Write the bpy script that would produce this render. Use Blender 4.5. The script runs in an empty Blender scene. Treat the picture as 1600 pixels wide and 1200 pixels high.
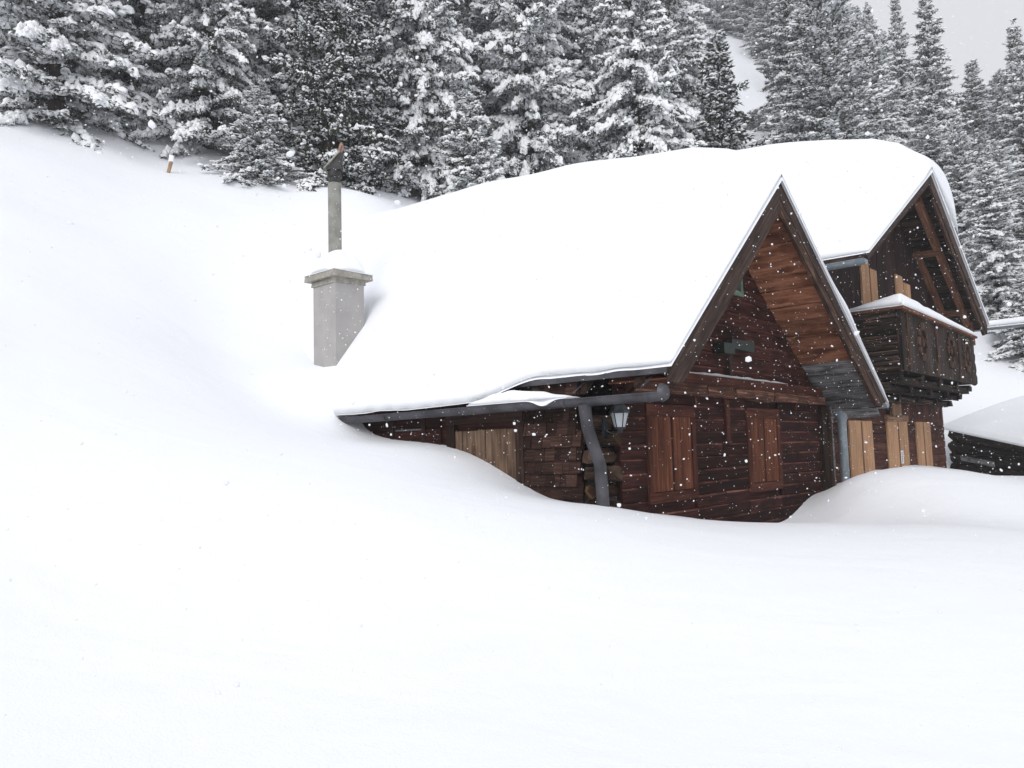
import bpy, math, random
import numpy as np
from mathutils import Matrix, Vector

random.seed(4); rng = np.random.default_rng(7)
SC = bpy.context.scene; COL = SC.collection

# ------------------------------------------------------------------ camera, sky, sun, exposure
F_PX = 1244.0
PITCH, ROLL, YAW = (math.radians(v) for v in (4.91, -1.632, 49.04))
_F = np.array([0, math.cos(PITCH), math.sin(PITCH)])
_U0 = np.array([0, -math.sin(PITCH), math.cos(PITCH)]); _R0 = np.array([1.0, 0, 0])
_R = math.cos(ROLL)*_R0 + math.sin(ROLL)*_U0
_U = -math.sin(ROLL)*_R0 + math.cos(ROLL)*_U0
cam_data = bpy.data.cameras.new("camera"); cam = bpy.data.objects.new("camera", cam_data); COL.objects.link(cam)
cam_data.sensor_width = 36.0; cam_data.lens = F_PX/1600*36.0
cam_data.clip_start = 0.1; cam_data.clip_end = 1000
cam.matrix_world = Matrix(((_R[0], _U[0], -_F[0], 0), (_R[1], _U[1], -_F[1], 0), (_R[2], _U[2], -_F[2], 0), (0, 0, 0, 1)))
SC.camera = cam

SUN_EL, SUN_AZ = math.radians(33), math.radians(200)      # azimuth clockwise from +y
world = bpy.data.worlds.new("World"); SC.world = world; world.use_nodes = True
wn, wl = world.node_tree.nodes, world.node_tree.links
bg = wn["Background"]
sky = wn.new("ShaderNodeTexSky"); sky.sky_type = 'NISHITA'; sky.sun_disc = False
sky.sun_elevation = SUN_EL; sky.sun_rotation = SUN_AZ; sky.air_density = 1.0; sky.dust_density = 4.0
hs = wn.new("ShaderNodeHueSaturation"); hs.inputs["Saturation"].default_value = 0.10
wl.new(sky.outputs[0], hs.inputs["Color"])
tc = wn.new("ShaderNodeTexCoord"); sx = wn.new("ShaderNodeSeparateXYZ"); wl.new(tc.outputs["Generated"], sx.inputs[0])
mr = wn.new("ShaderNodeMapRange"); mr.inputs["From Min"].default_value = 0; mr.inputs["From Max"].default_value = 1
mr.inputs["To Min"].default_value = 7.7; mr.inputs["To Max"].default_value = 7.4
wl.new(sx.outputs["Z"], mr.inputs["Value"])
cl = wn.new("ShaderNodeMix"); cl.data_type = 'RGBA'; cl.blend_type = 'MULTIPLY'; cl.inputs[0].default_value = 1
cl.inputs[6].default_value = (0.975, 0.985, 1.03, 1)
wl.new(mr.outputs[0], cl.inputs[7])
mx = wn.new("ShaderNodeMix"); mx.data_type = 'RGBA'; mx.inputs[0].default_value = 0.90      # cloud cover
wl.new(hs.outputs[0], mx.inputs[6]); wl.new(cl.outputs[2], mx.inputs[7])
wl.new(mx.outputs[2], bg.inputs["Color"]); bg.inputs["Strength"].default_value = 0.12

sd = bpy.data.lights.new("sun", 'SUN'); sun = bpy.data.objects.new("sun", sd); COL.objects.link(sun)
sd.energy = 1.5; sd.angle = math.radians(30); sd.color = (1.0, 0.975, 0.94)
sdir = Vector((math.sin(SUN_AZ)*math.cos(SUN_EL), math.cos(SUN_AZ)*math.cos(SUN_EL), math.sin(SUN_EL)))
sun.rotation_euler = sdir.to_track_quat('Z', 'Y').to_euler()

SC.view_settings.view_transform = 'Standard'; SC.view_settings.look = 'None'
SC.view_settings.exposure = 0.16; SC.view_settings.gamma = 1.0

# ------------------------------------------------------------------ house frame: a along the gable wall, b along the ridge
XA = np.array([math.cos(YAW), math.sin(YAW), 0]); YB = np.array([-math.sin(YAW), math.cos(YAW), 0])
CORNER = np.array([1.141, 10.0, 0.0])
BASE = -2.2                                                # the floor level buried in snow
def ray(x, y): return _F + (x-800)/F_PX*_R - (y-600)/F_PX*_U
def hloc(P): d = P-CORNER; return np.array([d@XA, d@YB, P[2]])
def hworld(a, b, z): return CORNER + a*XA + b*YB + np.array([0, 0, z])
def onb(x, y, b):                                          # point of the plane b = const seen at photo pixel x, y -> (a, b, z)
    d = ray(x, y); return hloc(d*((b + CORNER@YB)/(d@YB)))
def ona(x, y, a):
    d = ray(x, y); return hloc(d*((a + CORNER@XA)/(d@XA)))
def ond(x, y, D):
    d = ray(x, y); return d*D/d[1]

# ------------------------------------------------------------------ materials
def mat(name):
    m = bpy.data.materials.new(name); m.use_nodes = True
    n, l = m.node_tree.nodes, m.node_tree.links
    return m, n, l, n["Principled BSDF"]
def ramp(n, stops):
    r = n.new("ShaderNodeValToRGB"); e = r.color_ramp.elements
    while len(e) < len(stops): e.new(0.5)
    for i, (p, c) in enumerate(stops): e[i].position = p; e[i].color = (*c, 1)
    return r
def snow_mat(name, col=(0.885, 0.905, 0.945), bump=0.25, scale=2.2, grain=60):
    m, n, l, p = mat(name)
    p.inputs["Base Color"].default_value = (*col, 1); p.inputs["Roughness"].default_value = 0.7
    p.inputs["Specular IOR Level"].default_value = 0.15
    t = n.new("ShaderNodeTexCoord")
    a = n.new("ShaderNodeTexNoise"); a.inputs["Scale"].default_value = scale; a.inputs["Detail"].default_value = 4
    b = n.new("ShaderNodeTexNoise"); b.inputs["Scale"].default_value = grain; b.inputs["Detail"].default_value = 2
    l.new(t.outputs["Object"], a.inputs["Vector"]); l.new(t.outputs["Object"], b.inputs["Vector"])
    b1 = n.new("ShaderNodeBump"); b1.inputs["Strength"].default_value = bump; b1.inputs["Distance"].default_value = 0.06
    mpw = n.new("ShaderNodeMapping"); mpw.inputs["Scale"].default_value = (.55, 1.5, .8); mpw.inputs["Rotation"].default_value = (0, 0, .5); l.new(t.outputs["Object"], mpw.inputs["Vector"])
    w = n.new("ShaderNodeTexNoise"); w.inputs["Scale"].default_value = scale*.35; w.inputs["Detail"].default_value = 3; w.inputs["Distortion"].default_value = .6; l.new(mpw.outputs[0], w.inputs["Vector"])
    b0 = n.new("ShaderNodeBump"); b0.inputs["Strength"].default_value = bump*0.35; b0.inputs["Distance"].default_value = 0.30; l.new(w.outputs[0], b0.inputs["Height"]); l.new(b0.outputs[0], b1.inputs["Normal"])
    b2 = n.new("ShaderNodeBump"); b2.inputs["Strength"].default_value = bump*1.8; b2.inputs["Distance"].default_value = 0.008
    l.new(a.outputs[0], b1.inputs["Height"]); l.new(b.outputs[0], b2.inputs["Height"]); l.new(b1.outputs[0], b2.inputs["Normal"])
    l.new(b2.outputs[0], p.inputs["Normal"])
    return m
def wood_mat(name, dark, mid, light, grain=26, stain=0.0, stain_col=(0.01, 0.007, 0.006), rough=0.75, vary=0.5, bump=0.5):
    """Weathered board: grain runs along U; the face attribute 'rnd' varies each board."""
    m, n, l, p = mat(name)
    uv = n.new("ShaderNodeUVMap")
    mp = n.new("ShaderNodeMapping"); mp.inputs["Scale"].default_value = (1.3, grain, 1); l.new(uv.outputs[0], mp.inputs[0])
    g = n.new("ShaderNodeTexNoise"); g.inputs["Scale"].default_value = 1.0; g.inputs["Detail"].default_value = 7; g.inputs["Roughness"].default_value = 0.68
    l.new(mp.outputs[0], g.inputs["Vector"])
    r = ramp(n, [(0.30, dark), (0.52, mid), (0.74, light)]); l.new(g.outputs[0], r.inputs[0])
    at = n.new("ShaderNodeAttribute"); at.attribute_name = "rnd"
    v = n.new("ShaderNodeMapRange"); v.inputs["To Min"].default_value = 1-vary; v.inputs["To Max"].default_value = 1+vary
    l.new(at.outputs["Fac"], v.inputs[0])
    mm = n.new("ShaderNodeMix"); mm.data_type = 'RGBA'; mm.blend_type = 'MULTIPLY'; mm.inputs[0].default_value = 1
    l.new(r.outputs[0], mm.inputs[6]); l.new(v.outputs[0], mm.inputs[7])
    mp2 = n.new("ShaderNodeMapping"); mp2.inputs["Scale"].default_value = (2.2, 5.0, 1); l.new(uv.outputs[0], mp2.inputs[0])
    s = n.new("ShaderNodeTexNoise"); s.inputs["Scale"].default_value = 1.0; s.inputs["Detail"].default_value = 5; l.new(mp2.outputs[0], s.inputs["Vector"])
    sr = ramp(n, [(0.46, (0, 0, 0)), (0.66, (1, 1, 1))]); l.new(s.outputs[0], sr.inputs[0])
    sm = n.new("ShaderNodeMath"); sm.operation = 'MULTIPLY'; sm.inputs[1].default_value = stain; l.new(sr.outputs[0], sm.inputs[0])
    m3 = n.new("ShaderNodeMix"); m3.data_type = 'RGBA'; l.new(sm.outputs[0], m3.inputs[0]); l.new(mm.outputs[2], m3.inputs[6]); m3.inputs[7].default_value = (*stain_col, 1)
    l.new(m3.outputs[2], p.inputs["Base Color"])
    p.inputs["Roughness"].default_value = rough; p.inputs["Specular IOR Level"].default_value = 0.06
    b = n.new("ShaderNodeBump"); b.inputs["Strength"].default_value = bump; b.inputs["Distance"].default_value = 0.006
    l.new(g.outputs[0], b.inputs["Height"]); l.new(b.outputs[0], p.inputs["Normal"])
    return m
def plain_mat(name, c1, c2, scale=6, rough=0.6, metallic=0.0, bump=0.0):
    m, n, l, p = mat(name)
    t = n.new("ShaderNodeTexCoord"); a = n.new("ShaderNodeTexNoise"); a.inputs["Scale"].default_value = scale; a.inputs["Detail"].default_value = 6
    l.new(t.outputs["Object"], a.inputs["Vector"])
    r = ramp(n, [(0.35, c1), (0.65, c2)]); l.new(a.outputs[0], r.inputs[0]); l.new(r.outputs[0], p.inputs["Base Color"])
    p.inputs["Roughness"].default_value = rough; p.inputs["Metallic"].default_value = metallic
    if bump:
        f = n.new("ShaderNodeTexNoise"); f.inputs["Scale"].default_value = 90; f.inputs["Detail"].default_value = 4; l.new(t.outputs["Object"], f.inputs["Vector"])
        b = n.new("ShaderNodeBump"); b.inputs["Strength"].default_value = bump; b.inputs["Distance"].default_value = 0.008
        l.new(f.outputs[0], b.inputs["Height"]); l.new(b.outputs[0], p.inputs["Normal"])
    return m

M = {}
M['snow'] = snow_mat("snow_cover")
M['snow_roof'] = snow_mat("roof_snow_cover", bump=0.2, scale=1.6)
M['snow_tree'] = snow_mat("tree_snow_cover", col=(0.93, 0.945, 0.96), bump=0.6, scale=9, grain=80)
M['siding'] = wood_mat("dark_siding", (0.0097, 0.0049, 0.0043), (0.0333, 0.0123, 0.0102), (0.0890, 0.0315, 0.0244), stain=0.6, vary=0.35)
M['edge_light'] = wood_mat('board_edge_light', (0.0298, 0.0120, 0.0092), (0.1290, 0.0513, 0.0391), (0.2590, 0.1186, 0.0905), stain=0.85, vary=0.3, grain=8)  # sky light caught on the boards' upper chamfers, painted as lighter red
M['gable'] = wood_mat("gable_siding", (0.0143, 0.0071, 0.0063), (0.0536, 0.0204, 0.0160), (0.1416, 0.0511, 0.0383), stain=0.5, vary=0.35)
M['barge'] = wood_mat("barge_wood", (0.0246, 0.0175, 0.0157), (0.0615, 0.0421, 0.0351), (0.1755, 0.1158, 0.0878), stain=0.45, vary=0.2)
M['trim'] = wood_mat('worn_trim', (0.022, 0.013, 0.010), (0.062, 0.036, 0.027), (0.24, 0.13, 0.085), grain=14, stain=0.55, vary=0.2)
M['dulltan'] = wood_mat('dull_tan_boards', (0.05, 0.032, 0.023), (0.13, 0.085, 0.058), (0.22, 0.155, 0.11), grain=24, stain=0.5, stain_col=(0.03, 0.018, 0.013), vary=0.3)
M['darkframe'] = wood_mat('dark_frame', (0.011, 0.007, 0.006), (0.032, 0.019, 0.015), (0.07, 0.042, 0.033), stain=0.4, vary=0.3)
M['soffit'] = wood_mat("soffit_wood", (0.1152, 0.0426, 0.0227), (0.2827, 0.1205, 0.0671), (0.4628, 0.2276, 0.1374), stain=0.8, stain_col=(0.06, 0.019, 0.012), grain=9, vary=0.4)
M['grey'] = wood_mat("grey_wood", (0.0420, 0.0420, 0.0420), (0.1820, 0.1750, 0.1750), (0.3780, 0.3710, 0.3710), stain=0.7, vary=0.35)
M['shutter'] = wood_mat("red_brown_shutter", (0.0375, 0.0126, 0.0075), (0.1290, 0.0475, 0.0263), (0.2696, 0.1114, 0.0612), stain=0.35, stain_col=(0.02, 0.008, 0.006), vary=0.2)
M['frame'] = wood_mat("shutter_frame", (0.0225, 0.0093, 0.0071), (0.0728, 0.0261, 0.0178), (0.1457, 0.0544, 0.0357), stain=0.4, vary=0.2)
M['orange'] = wood_mat("orange_shutter", (0.2492, 0.1353, 0.0736), (0.4595, 0.2743, 0.1604), (0.6305, 0.4121, 0.2602), grain=34, stain=0.15, stain_col=(0.2, 0.09, 0.035), vary=0.1)
M['tan'] = wood_mat("tan_boards", (0.0840, 0.0480, 0.0312), (0.2280, 0.1380, 0.0840), (0.3840, 0.2520, 0.1620), grain=24, stain=0.4, stain_col=(0.05, 0.028, 0.018), vary=0.25)
M['shingle'] = wood_mat("wood_shingle", (0.013, 0.008, 0.007), (0.043, 0.023, 0.018), (0.11, 0.06, 0.046), grain=40, stain=0.5, vary=0.5)
M['log'] = wood_mat("hewn_log", (0.0130, 0.0091, 0.0078), (0.0455, 0.0286, 0.0208), (0.1430, 0.0910, 0.0585), stain=0.5, vary=0.5)
M['logend'] = wood_mat("log_end_grain", (0.012, 0.008, 0.006), (0.06, 0.032, 0.018), (0.34, 0.19, 0.09), grain=9, stain=0.9, vary=0.7)
M['black'] = wood_mat("blackened_wood", (0.0067, 0.0054, 0.0054), (0.0234, 0.0180, 0.0153), (0.1800, 0.1098, 0.0738), stain=0.4, vary=0.6)
M['carved'] = wood_mat("balcony_front_wood", (0.013, 0.010, 0.009), (0.042, 0.032, 0.027), (0.17, 0.115, 0.082), stain=0.55, vary=0.35)
M['beamwood'] = wood_mat("broken_beam", (0.0280, 0.0140, 0.0112), (0.0980, 0.0448, 0.0308), (0.4200, 0.2380, 0.1540), stain=0.55, vary=0.3)
M['rafter'] = wood_mat("rafter_wood", (0.0650, 0.0286, 0.0169), (0.1820, 0.0845, 0.0520), (0.3510, 0.1820, 0.1170), stain=0.3, vary=0.15)
M['darkwood'] = wood_mat("upper_gable_wood", (0.0112, 0.0070, 0.0070), (0.0308, 0.0168, 0.0154), (0.0700, 0.0392, 0.0336), stain=0.3, vary=0.3)
M['lowerwood'] = wood_mat("lower_wall_wood", (0.0285, 0.0126, 0.0101), (0.0854, 0.0363, 0.0266), (0.1852, 0.0833, 0.0615), stain=0.5, vary=0.3)
M['gutter'] = plain_mat("dark_gutter", (0.028, 0.028, 0.033), (0.075, 0.073, 0.083), 3.5, 0.5, 0.3, 0.25)
M['zinc'] = plain_mat("zinc_gutter", (0.17, 0.20, 0.225), (0.26, 0.295, 0.32), 5, 0.45, 0.3)
M['render'] = plain_mat("chimney_render", (0.33, 0.315, 0.305), (0.38, 0.365, 0.355), 3.5, 0.9, 0, 0.35)
M['slab'] = plain_mat("chimney_slab", (0.23, 0.215, 0.18), (0.37, 0.35, 0.31), 12, 0.9, 0, 0.7)
M['pipe'] = plain_mat("flue_pipe", (0.19, 0.19, 0.165), (0.28, 0.28, 0.25), 6, 0.7, 0, 0.4)
M['soot'] = plain_mat("sooty_metal", (0.008, 0.008, 0.009), (0.025, 0.025, 0.025), 8, 0.6)
M['rust'] = plain_mat("rusty_plate", (0.16, 0.06, 0.04), (0.34, 0.22, 0.16), 10, 0.8)
M['palemetal'] = plain_mat("pale_plate", (0.22, 0.22, 0.18), (0.36, 0.35, 0.30), 10, 0.6)
M['iron'] = plain_mat("lantern_iron", (0.010, 0.013, 0.015), (0.03, 0.036, 0.04), 20, 0.4, 0.5)
M['green'] = plain_mat("green_paint", (0.09, 0.15, 0.11), (0.19, 0.27, 0.20), 18, 0.6)
M['greendark'] = plain_mat("dark_green_paint", (0.004, 0.008, 0.006), (0.011, 0.018, 0.014), 18, 0.6)
M['white'] = plain_mat("white_paper", (0.70, 0.70, 0.70), (0.82, 0.82, 0.82), 20, 0.6)
M['ink'] = plain_mat("grey_print", (0.12, 0.12, 0.13), (0.2, 0.2, 0.2), 20, 0.7)
M['bark'] = plain_mat("spruce_bark", (0.025, 0.018, 0.014), (0.075, 0.056, 0.045), 7, 0.9, 0, 0.8)
M['stake'] = plain_mat("stake_wood", (0.26, 0.15, 0.08), (0.42, 0.27, 0.16), 12, 0.8)
m, n, l, p = mat("lantern_glass"); p.inputs["Base Color"].default_value = (0.62, 0.66, 0.69, 1); p.inputs["Roughness"].default_value = 0.25
p.inputs["Transmission Weight"].default_value = 0.35; M['glass'] = m
m, n, l, p = mat("window_glass"); p.inputs["Base Color"].default_value = (0.055, 0.065, 0.075, 1); p.inputs["Roughness"].default_value = 0.12; M['pane'] = m
def needle_mat(name, c1, c2):
    m, n, l, p = mat(name)
    t = n.new("ShaderNodeTexCoord"); a = n.new("ShaderNodeTexNoise"); a.inputs["Scale"].default_value = 2.2; a.inputs["Detail"].default_value = 5
    l.new(t.outputs["Object"], a.inputs["Vector"]); r = ramp(n, [(0.35, c1), (0.65, c2)]); l.new(a.outputs[0], r.inputs[0])
    l.new(r.outputs[0], p.inputs["Base Color"]); p.inputs["Roughness"].default_value = 0.8; p.inputs["Specular IOR Level"].default_value = 0.2
    return m
M['needle'] = needle_mat("spruce_needles", (0.065, 0.070, 0.058), (0.13, 0.135, 0.118))
M['needle_dark'] = needle_mat("pine_needles", (0.02, 0.026, 0.019), (0.066, 0.073, 0.054))

# ------------------------------------------------------------------ helpers
def tag(o, label=None, cat=None, group=None, kind=None):
    if label: o['label'] = label
    if cat: o['category'] = cat
    if group: o['group'] = group
    if kind: o['kind'] = kind
    return o
def empty(name, loc, rz=0.0, **k):
    o = bpy.data.objects.new(name, None); COL.objects.link(o); o.location = loc; o.rotation_euler = (0, 0, rz); o.empty_display_size = 0.3
    return tag(o, **k)
def link(name, me, parent=None):
    o = bpy.data.objects.new(name, me); COL.objects.link(o)
    if parent is not None: o.parent = parent
    return o

class MB:
    """collects shapes with UVs (U along the grain) and a per-face random value, links them as one mesh"""
    def __init__(s, dz=0.0): s.v = []; s.f = []; s.uv = []; s.r = []; s.dz = dz; s.mi = []
    def face(s, pts, uvs, r, mi=0):
        i = len(s.v); s.v += [(float(p[0]), float(p[1]), float(p[2])-s.dz) for p in pts]
        s.f.append(tuple(range(i, i+len(pts)))); s.uv += uvs; s.r.append(r); s.mi.append(mi)
    def prism(s, prof, p0, p1, mi=0, jit=0.0, miend=None, mis=None):
        """prof: list of offset vectors (3D) round the section; swept p0 -> p1"""
        p0 = np.array(p0, float); p1 = np.array(p1, float); prof = [np.array(q, float) for q in prof]
        L = np.linalg.norm(p1-p0); r = random.random(); u0, v0 = random.random()*40, random.random()*40
        A = [p0+q+(rng.normal(0, jit, 3) if jit else 0) for q in prof]; B = [p1+q+(rng.normal(0, jit, 3) if jit else 0) for q in prof]
        vv = v0
        for i in range(len(prof)):
            j = (i+1) % len(prof); w = np.linalg.norm(prof[j]-prof[i])
            s.face([A[i], A[j], B[j], B[i]], [(u0, vv), (u0, vv+w), (u0+L, vv+w), (u0+L, vv)], r, mis[i] if mis else mi); vv += w
        e = mi if miend is None else miend
        for P, fl in ((A, True), (B, False)):
            uvs = [(u0+np.linalg.norm(q-P[0]), v0+0.3*np.linalg.norm(q-P[0])+0.01*k) for k, q in enumerate(P)]
            s.face(P[::-1] if fl else P, uvs[::-1] if fl else uvs, r, e)
    def beam(s, p0, p1, wv, tv, mi=0, jit=0.0, miend=None):
        """board centred on p0-p1; wv and tv are the full width and thickness vectors"""
        wv = np.array(wv, float)/2; tv = np.array(tv, float)/2
        s.prism([-wv-tv, wv-tv, wv+tv, -wv+tv], p0, p1, mi, jit, miend)
    def box(s, x0, x1, y0, y1, z0, z1, axis=0, mi=0, jit=0.0):
        c = [(x0+x1)/2, (y0+y1)/2, (z0+z1)/2]; d = [x1-x0, y1-y0, z1-z0]
        a = list(c); b = list(c); a[axis] -= d[axis]/2; b[axis] += d[axis]/2
        o = [i for i in range(3) if i != axis]; w = [0, 0, 0]; t = [0, 0, 0]; w[o[0]] = d[o[0]]; t[o[1]] = d[o[1]]
        s.beam(a, b, w, t, mi, jit)
    def poly(s, pts2, plane, c0, c1, mi=0, axis=(1, 0)):
        """extruded outline: pts2 in (u,z), plane 'a' or 'b' = the axis extruded c0..c1"""
        r = random.random(); off = random.random()*30
        def P(u, z, c): return (u, c, z) if plane == 'b' else (c, u, z)
        ax = np.array(axis, float); ax /= np.linalg.norm(ax); pr = np.array([-ax[1], ax[0]])
        uvf = lambda q: (off+float(np.dot(ax, q)), off+float(np.dot(pr, q)))
        U = [uvf(q) for q in pts2]
        s.face([P(u, z, c0) for u, z in pts2], U, r, mi); s.face([P(u, z, c1) for u, z in pts2][::-1], U[::-1], r, mi)
        n = len(pts2)
        for i in range(n):
            j = (i+1) % n
            q = [P(*pts2[i], c0), P(*pts2[i], c1), P(*pts2[j], c1), P(*pts2[j], c0)]
            w = abs(c1-c0); s.face(q, [U[i], (U[i][0], U[i][1]+w), (U[j][0], U[j][1]+w), U[j]], r, mi)
    def tube(s, path, rad, n=12, mi=0, cap=True, half=False):
        path = [np.array(p, float) for p in path]; rad = [rad]*len(path) if np.isscalar(rad) else rad
        rings = []; up = None
        for i, p in enumerate(path):
            d = path[min(i+1, len(path)-1)]-path[max(i-1, 0)]; d /= np.linalg.norm(d)
            if up is None: up = np.array([0, 0, 1.0]) if abs(d[2]) < 0.9 else np.array([1.0, 0, 0])
            x = np.cross(up, d); x /= np.linalg.norm(x); y = np.cross(d, x); up = y
            th = np.linspace(math.pi, 2*math.pi, n) if half else np.arange(n)*2*math.pi/n
            rings.append([p+rad[i]*(math.cos(t)*x+math.sin(t)*y) for t in th])
        u = 0
        for i in range(len(rings)-1):
            L = np.linalg.norm(path[i+1]-path[i])
            for k in range(n-1 if half else n):
                j = (k+1) % n
                s.face([rings[i][k], rings[i][j], rings[i+1][j], rings[i+1][k]], [(u, k*.05), (u, k*.05+.05), (u+L, k*.05+.05), (u+L, k*.05)], 0.5, mi)
            u += L
        if cap:
            s.face(rings[0][::-1], [(0, 0)]*n, 0.5, mi); s.face(rings[-1], [(0, 0)]*n, 0.5, mi)
    def build(s, name, mats, parent=None, smooth=False, weld=False):
        me = bpy.data.meshes.new(name); me.from_pydata(s.v, [], s.f)
        uvl = me.uv_layers.new(name="UVMap"); uvl.data.foreach_set("uv", np.array(s.uv, np.float32).ravel())
        at = me.attributes.new("rnd", 'FLOAT', 'FACE'); at.data.foreach_set("value", np.array(s.r, np.float32))
        for m_ in (mats if isinstance(mats, (list, tuple)) else [mats]): me.materials.append(m_)
        me.polygons.foreach_set("material_index", np.array(s.mi, np.int32))
        if smooth or weld:
            import bmesh
            bm = bmesh.new(); bm.from_mesh(me); bmesh.ops.remove_doubles(bm, verts=bm.verts, dist=1e-5)
            bm.to_mesh(me); bm.free()
        if smooth:
            me.shade_smooth(); me.set_sharp_from_angle(angle=math.radians(40))
        return link(name, me, parent)

def np_mesh(name, V, Fq, material, smooth=True):
    """V (n,3), Fq (m,k) -> mesh, fast"""
    me = bpy.data.meshes.new(name); k = Fq.shape[1]
    me.vertices.add(len(V)); me.vertices.foreach_set("co", np.ascontiguousarray(V, np.float32).ravel())
    me.loops.add(Fq.size); me.loops.foreach_set("vertex_index", np.ascontiguousarray(Fq, np.int32).ravel())
    me.polygons.add(len(Fq)); me.polygons.foreach_set("loop_start", np.arange(0, Fq.size, k, dtype=np.int32))
    if smooth: me.polygons.foreach_set("use_smooth", np.ones(len(Fq), bool))
    me.materials.append(material); me.update(calc_edges=True); me.validate()
    return me
def grid_mesh(name, P, material, skirt=None):
    """P (ni,nj,3) grid of points; skirt (ni,nj,3): the underside, joined round the border"""
    ni, nj = P.shape[:2]; idx = np.arange(ni*nj).reshape(ni, nj)
    Fq = np.stack([idx[:-1, :-1], idx[1:, :-1], idx[1:, 1:], idx[:-1, 1:]], -1).reshape(-1, 4)
    V = P.reshape(-1, 3)
    if skirt is not None:
        o = ni*nj; V = np.vstack([V, skirt.reshape(-1, 3)]); Fs = [Fq, Fq[:, ::-1]+o]
        ring = np.concatenate([idx[:, 0], idx[-1, 1:], idx[-2::-1, -1], idx[0, -2:0:-1]]); nx = np.roll(ring, -1)
        Fs.append(np.stack([nx, ring, ring+o, nx+o], -1)[:, ::-1]); Fq = np.vstack(Fs)
    return np_mesh(name, V, Fq, material)
def vnoise(x, y, seed=0):
    """smooth value noise in about -1..1"""
    xi, yi = np.floor(x).astype(int), np.floor(y).astype(int); fx, fy = x-xi, y-yi
    fx = fx*fx*(3-2*fx); fy = fy*fy*(3-2*fy)
    def h(a, b):
        n_ = (a*374761393 + b*668265263 + seed*1442695041) & 0x7fffffff
        n_ = ((n_ ^ (n_ >> 13))*1274126177) & 0x7fffffff
        return ((n_ ^ (n_ >> 16)) & 0xffff)/32767.5-1
    return (h(xi, yi)*(1-fx)+h(xi+1, yi)*fx)*(1-fy)+(h(xi, yi+1)*(1-fx)+h(xi+1, yi+1)*fx)*fy
def smooth01(t): t = np.clip(t, 0, 1); return t*t*(3-2*t)

# ------------------------------------------------------------------ the snow-covered ground: thin-plate surface through known heights
CP = []
def cpx(x, y, D): CP.append(tuple(ond(x, y, D)))
def ch(a, b, z): w = hworld(a, b, z); CP.append((w[0], w[1], z))
def cw(x, y, z): CP.append((x, y, z))
for q in [(0, 0, -1.65), (-3, -4, -1.3), (4, -4, -2.0), (-20, -18, 1.5), (22, -18, -4), (0, -40, -4), (-45, -10, 14), (50, -20, -5), (-50, 25, 28),
          (62, 12, 2), (85, 42, 9), (-60, 62, 46), (-38, 100, 76), (0, 112, 82), (40, 110, 60), (58, 108, 38), (74, 110, 25), (100, 90, 15), (120, 40, 8),
          (-90, 0, 30), (-60, -60, 10), (60, -60, -10), (110, -30, -2), (-100, 110, 90), (110, 150, 30), (0, 150, 100)]: cw(*q)
for q in [(800, 1190, 4.2), (0, 1190, 3.9), (1600, 1190, 4.4), (1600, 1000, 6), (800, 960, 6.2), (300, 900, 6.4), (0, 800, 7), (0, 620, 9), (0, 450, 12),
          (0, 172, 22), (130, 212, 22), (260, 260, 22), (430, 297, 22), (560, 300, 22), (620, 322, 23.5), (250, 462, 14.5), (300, 590, 12), (420, 692, 10), (450, 488, 16.2),
          (600, 800, 7.8), (1270, 817, 10.3), (1120, 822, 9.2), (1430, 818, 11), (1600, 812, 12), (1600, 755, 15), (1545, 752, 19),
          (1490, 738, 27), (1600, 745, 23), (1600, 590, 31), (1540, 560, 33), (1580, 330, 50), (1160, 120, 60), (1160, 200, 48), (1600, 470, 40), (1300, 240, 42), (900, 180, 42), (400, 60, 44), (100, 20, 38)]: cpx(*q)
# contact with the walls (house frame)
for x, y in [(570, 668), (600, 683), (650, 690), (700, 697), (750, 715), (800, 745), (860, 778)]: ch(*ona(x, y, 0.0))
for x, y in [(945, 790), (1000, 800), (1100, 812), (1200, 819), (1250, 790), (1285, 768), (1325, 750), (1380, 733), (1440, 731), (1477, 737)]: ch(*onb(x, y, 0.0))
ch(-0.35, 4.9, 0.62); ch(0, 5.5, 1.42); ch(0, 6.2, 1.66); ch(-1.2, 5.6, 0.95); ch(-1.0, 7.5, 2.0); ch(3, 10.5, 5.4); ch(9, 11, 6.5); ch(14, 9, 6); ch(19, 6, 3.5); ch(18.5, 1.5, -0.6)
ch(4.6, -1.3, -1.44); ch(4.75, -.5, -1.40); ch(5.6, -.5, -1.26); ch(3.2, -.6, -1.27)
for x, y in [(1332, 749), (1380, 734), (1440, 731), (1500, 737), (1560, 746)]: ch(*onb(x, y, -0.9)); ch(4.5, 4, 1.5); ch(12, 4, 2.5)
CP = np.array(CP)
def _tps_fit(C, lam=0.02):
    n = len(C); d = np.hypot(C[:, None, 0]-C[None, :, 0], C[:, None, 1]-C[None, :, 1])
    K = np.where(d > 0, d*d*np.log(np.maximum(d, 1e-9)), 0)+lam*np.eye(n); P = np.c_[np.ones(n), C[:, :2]]
    A = np.zeros((n+3, n+3)); A[:n, :n] = K; A[:n, n:] = P; A[n:, :n] = P.T
    return np.linalg.solve(A, np.r_[C[:, 2], 0, 0, 0])
_W = _tps_fit(CP)
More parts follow.
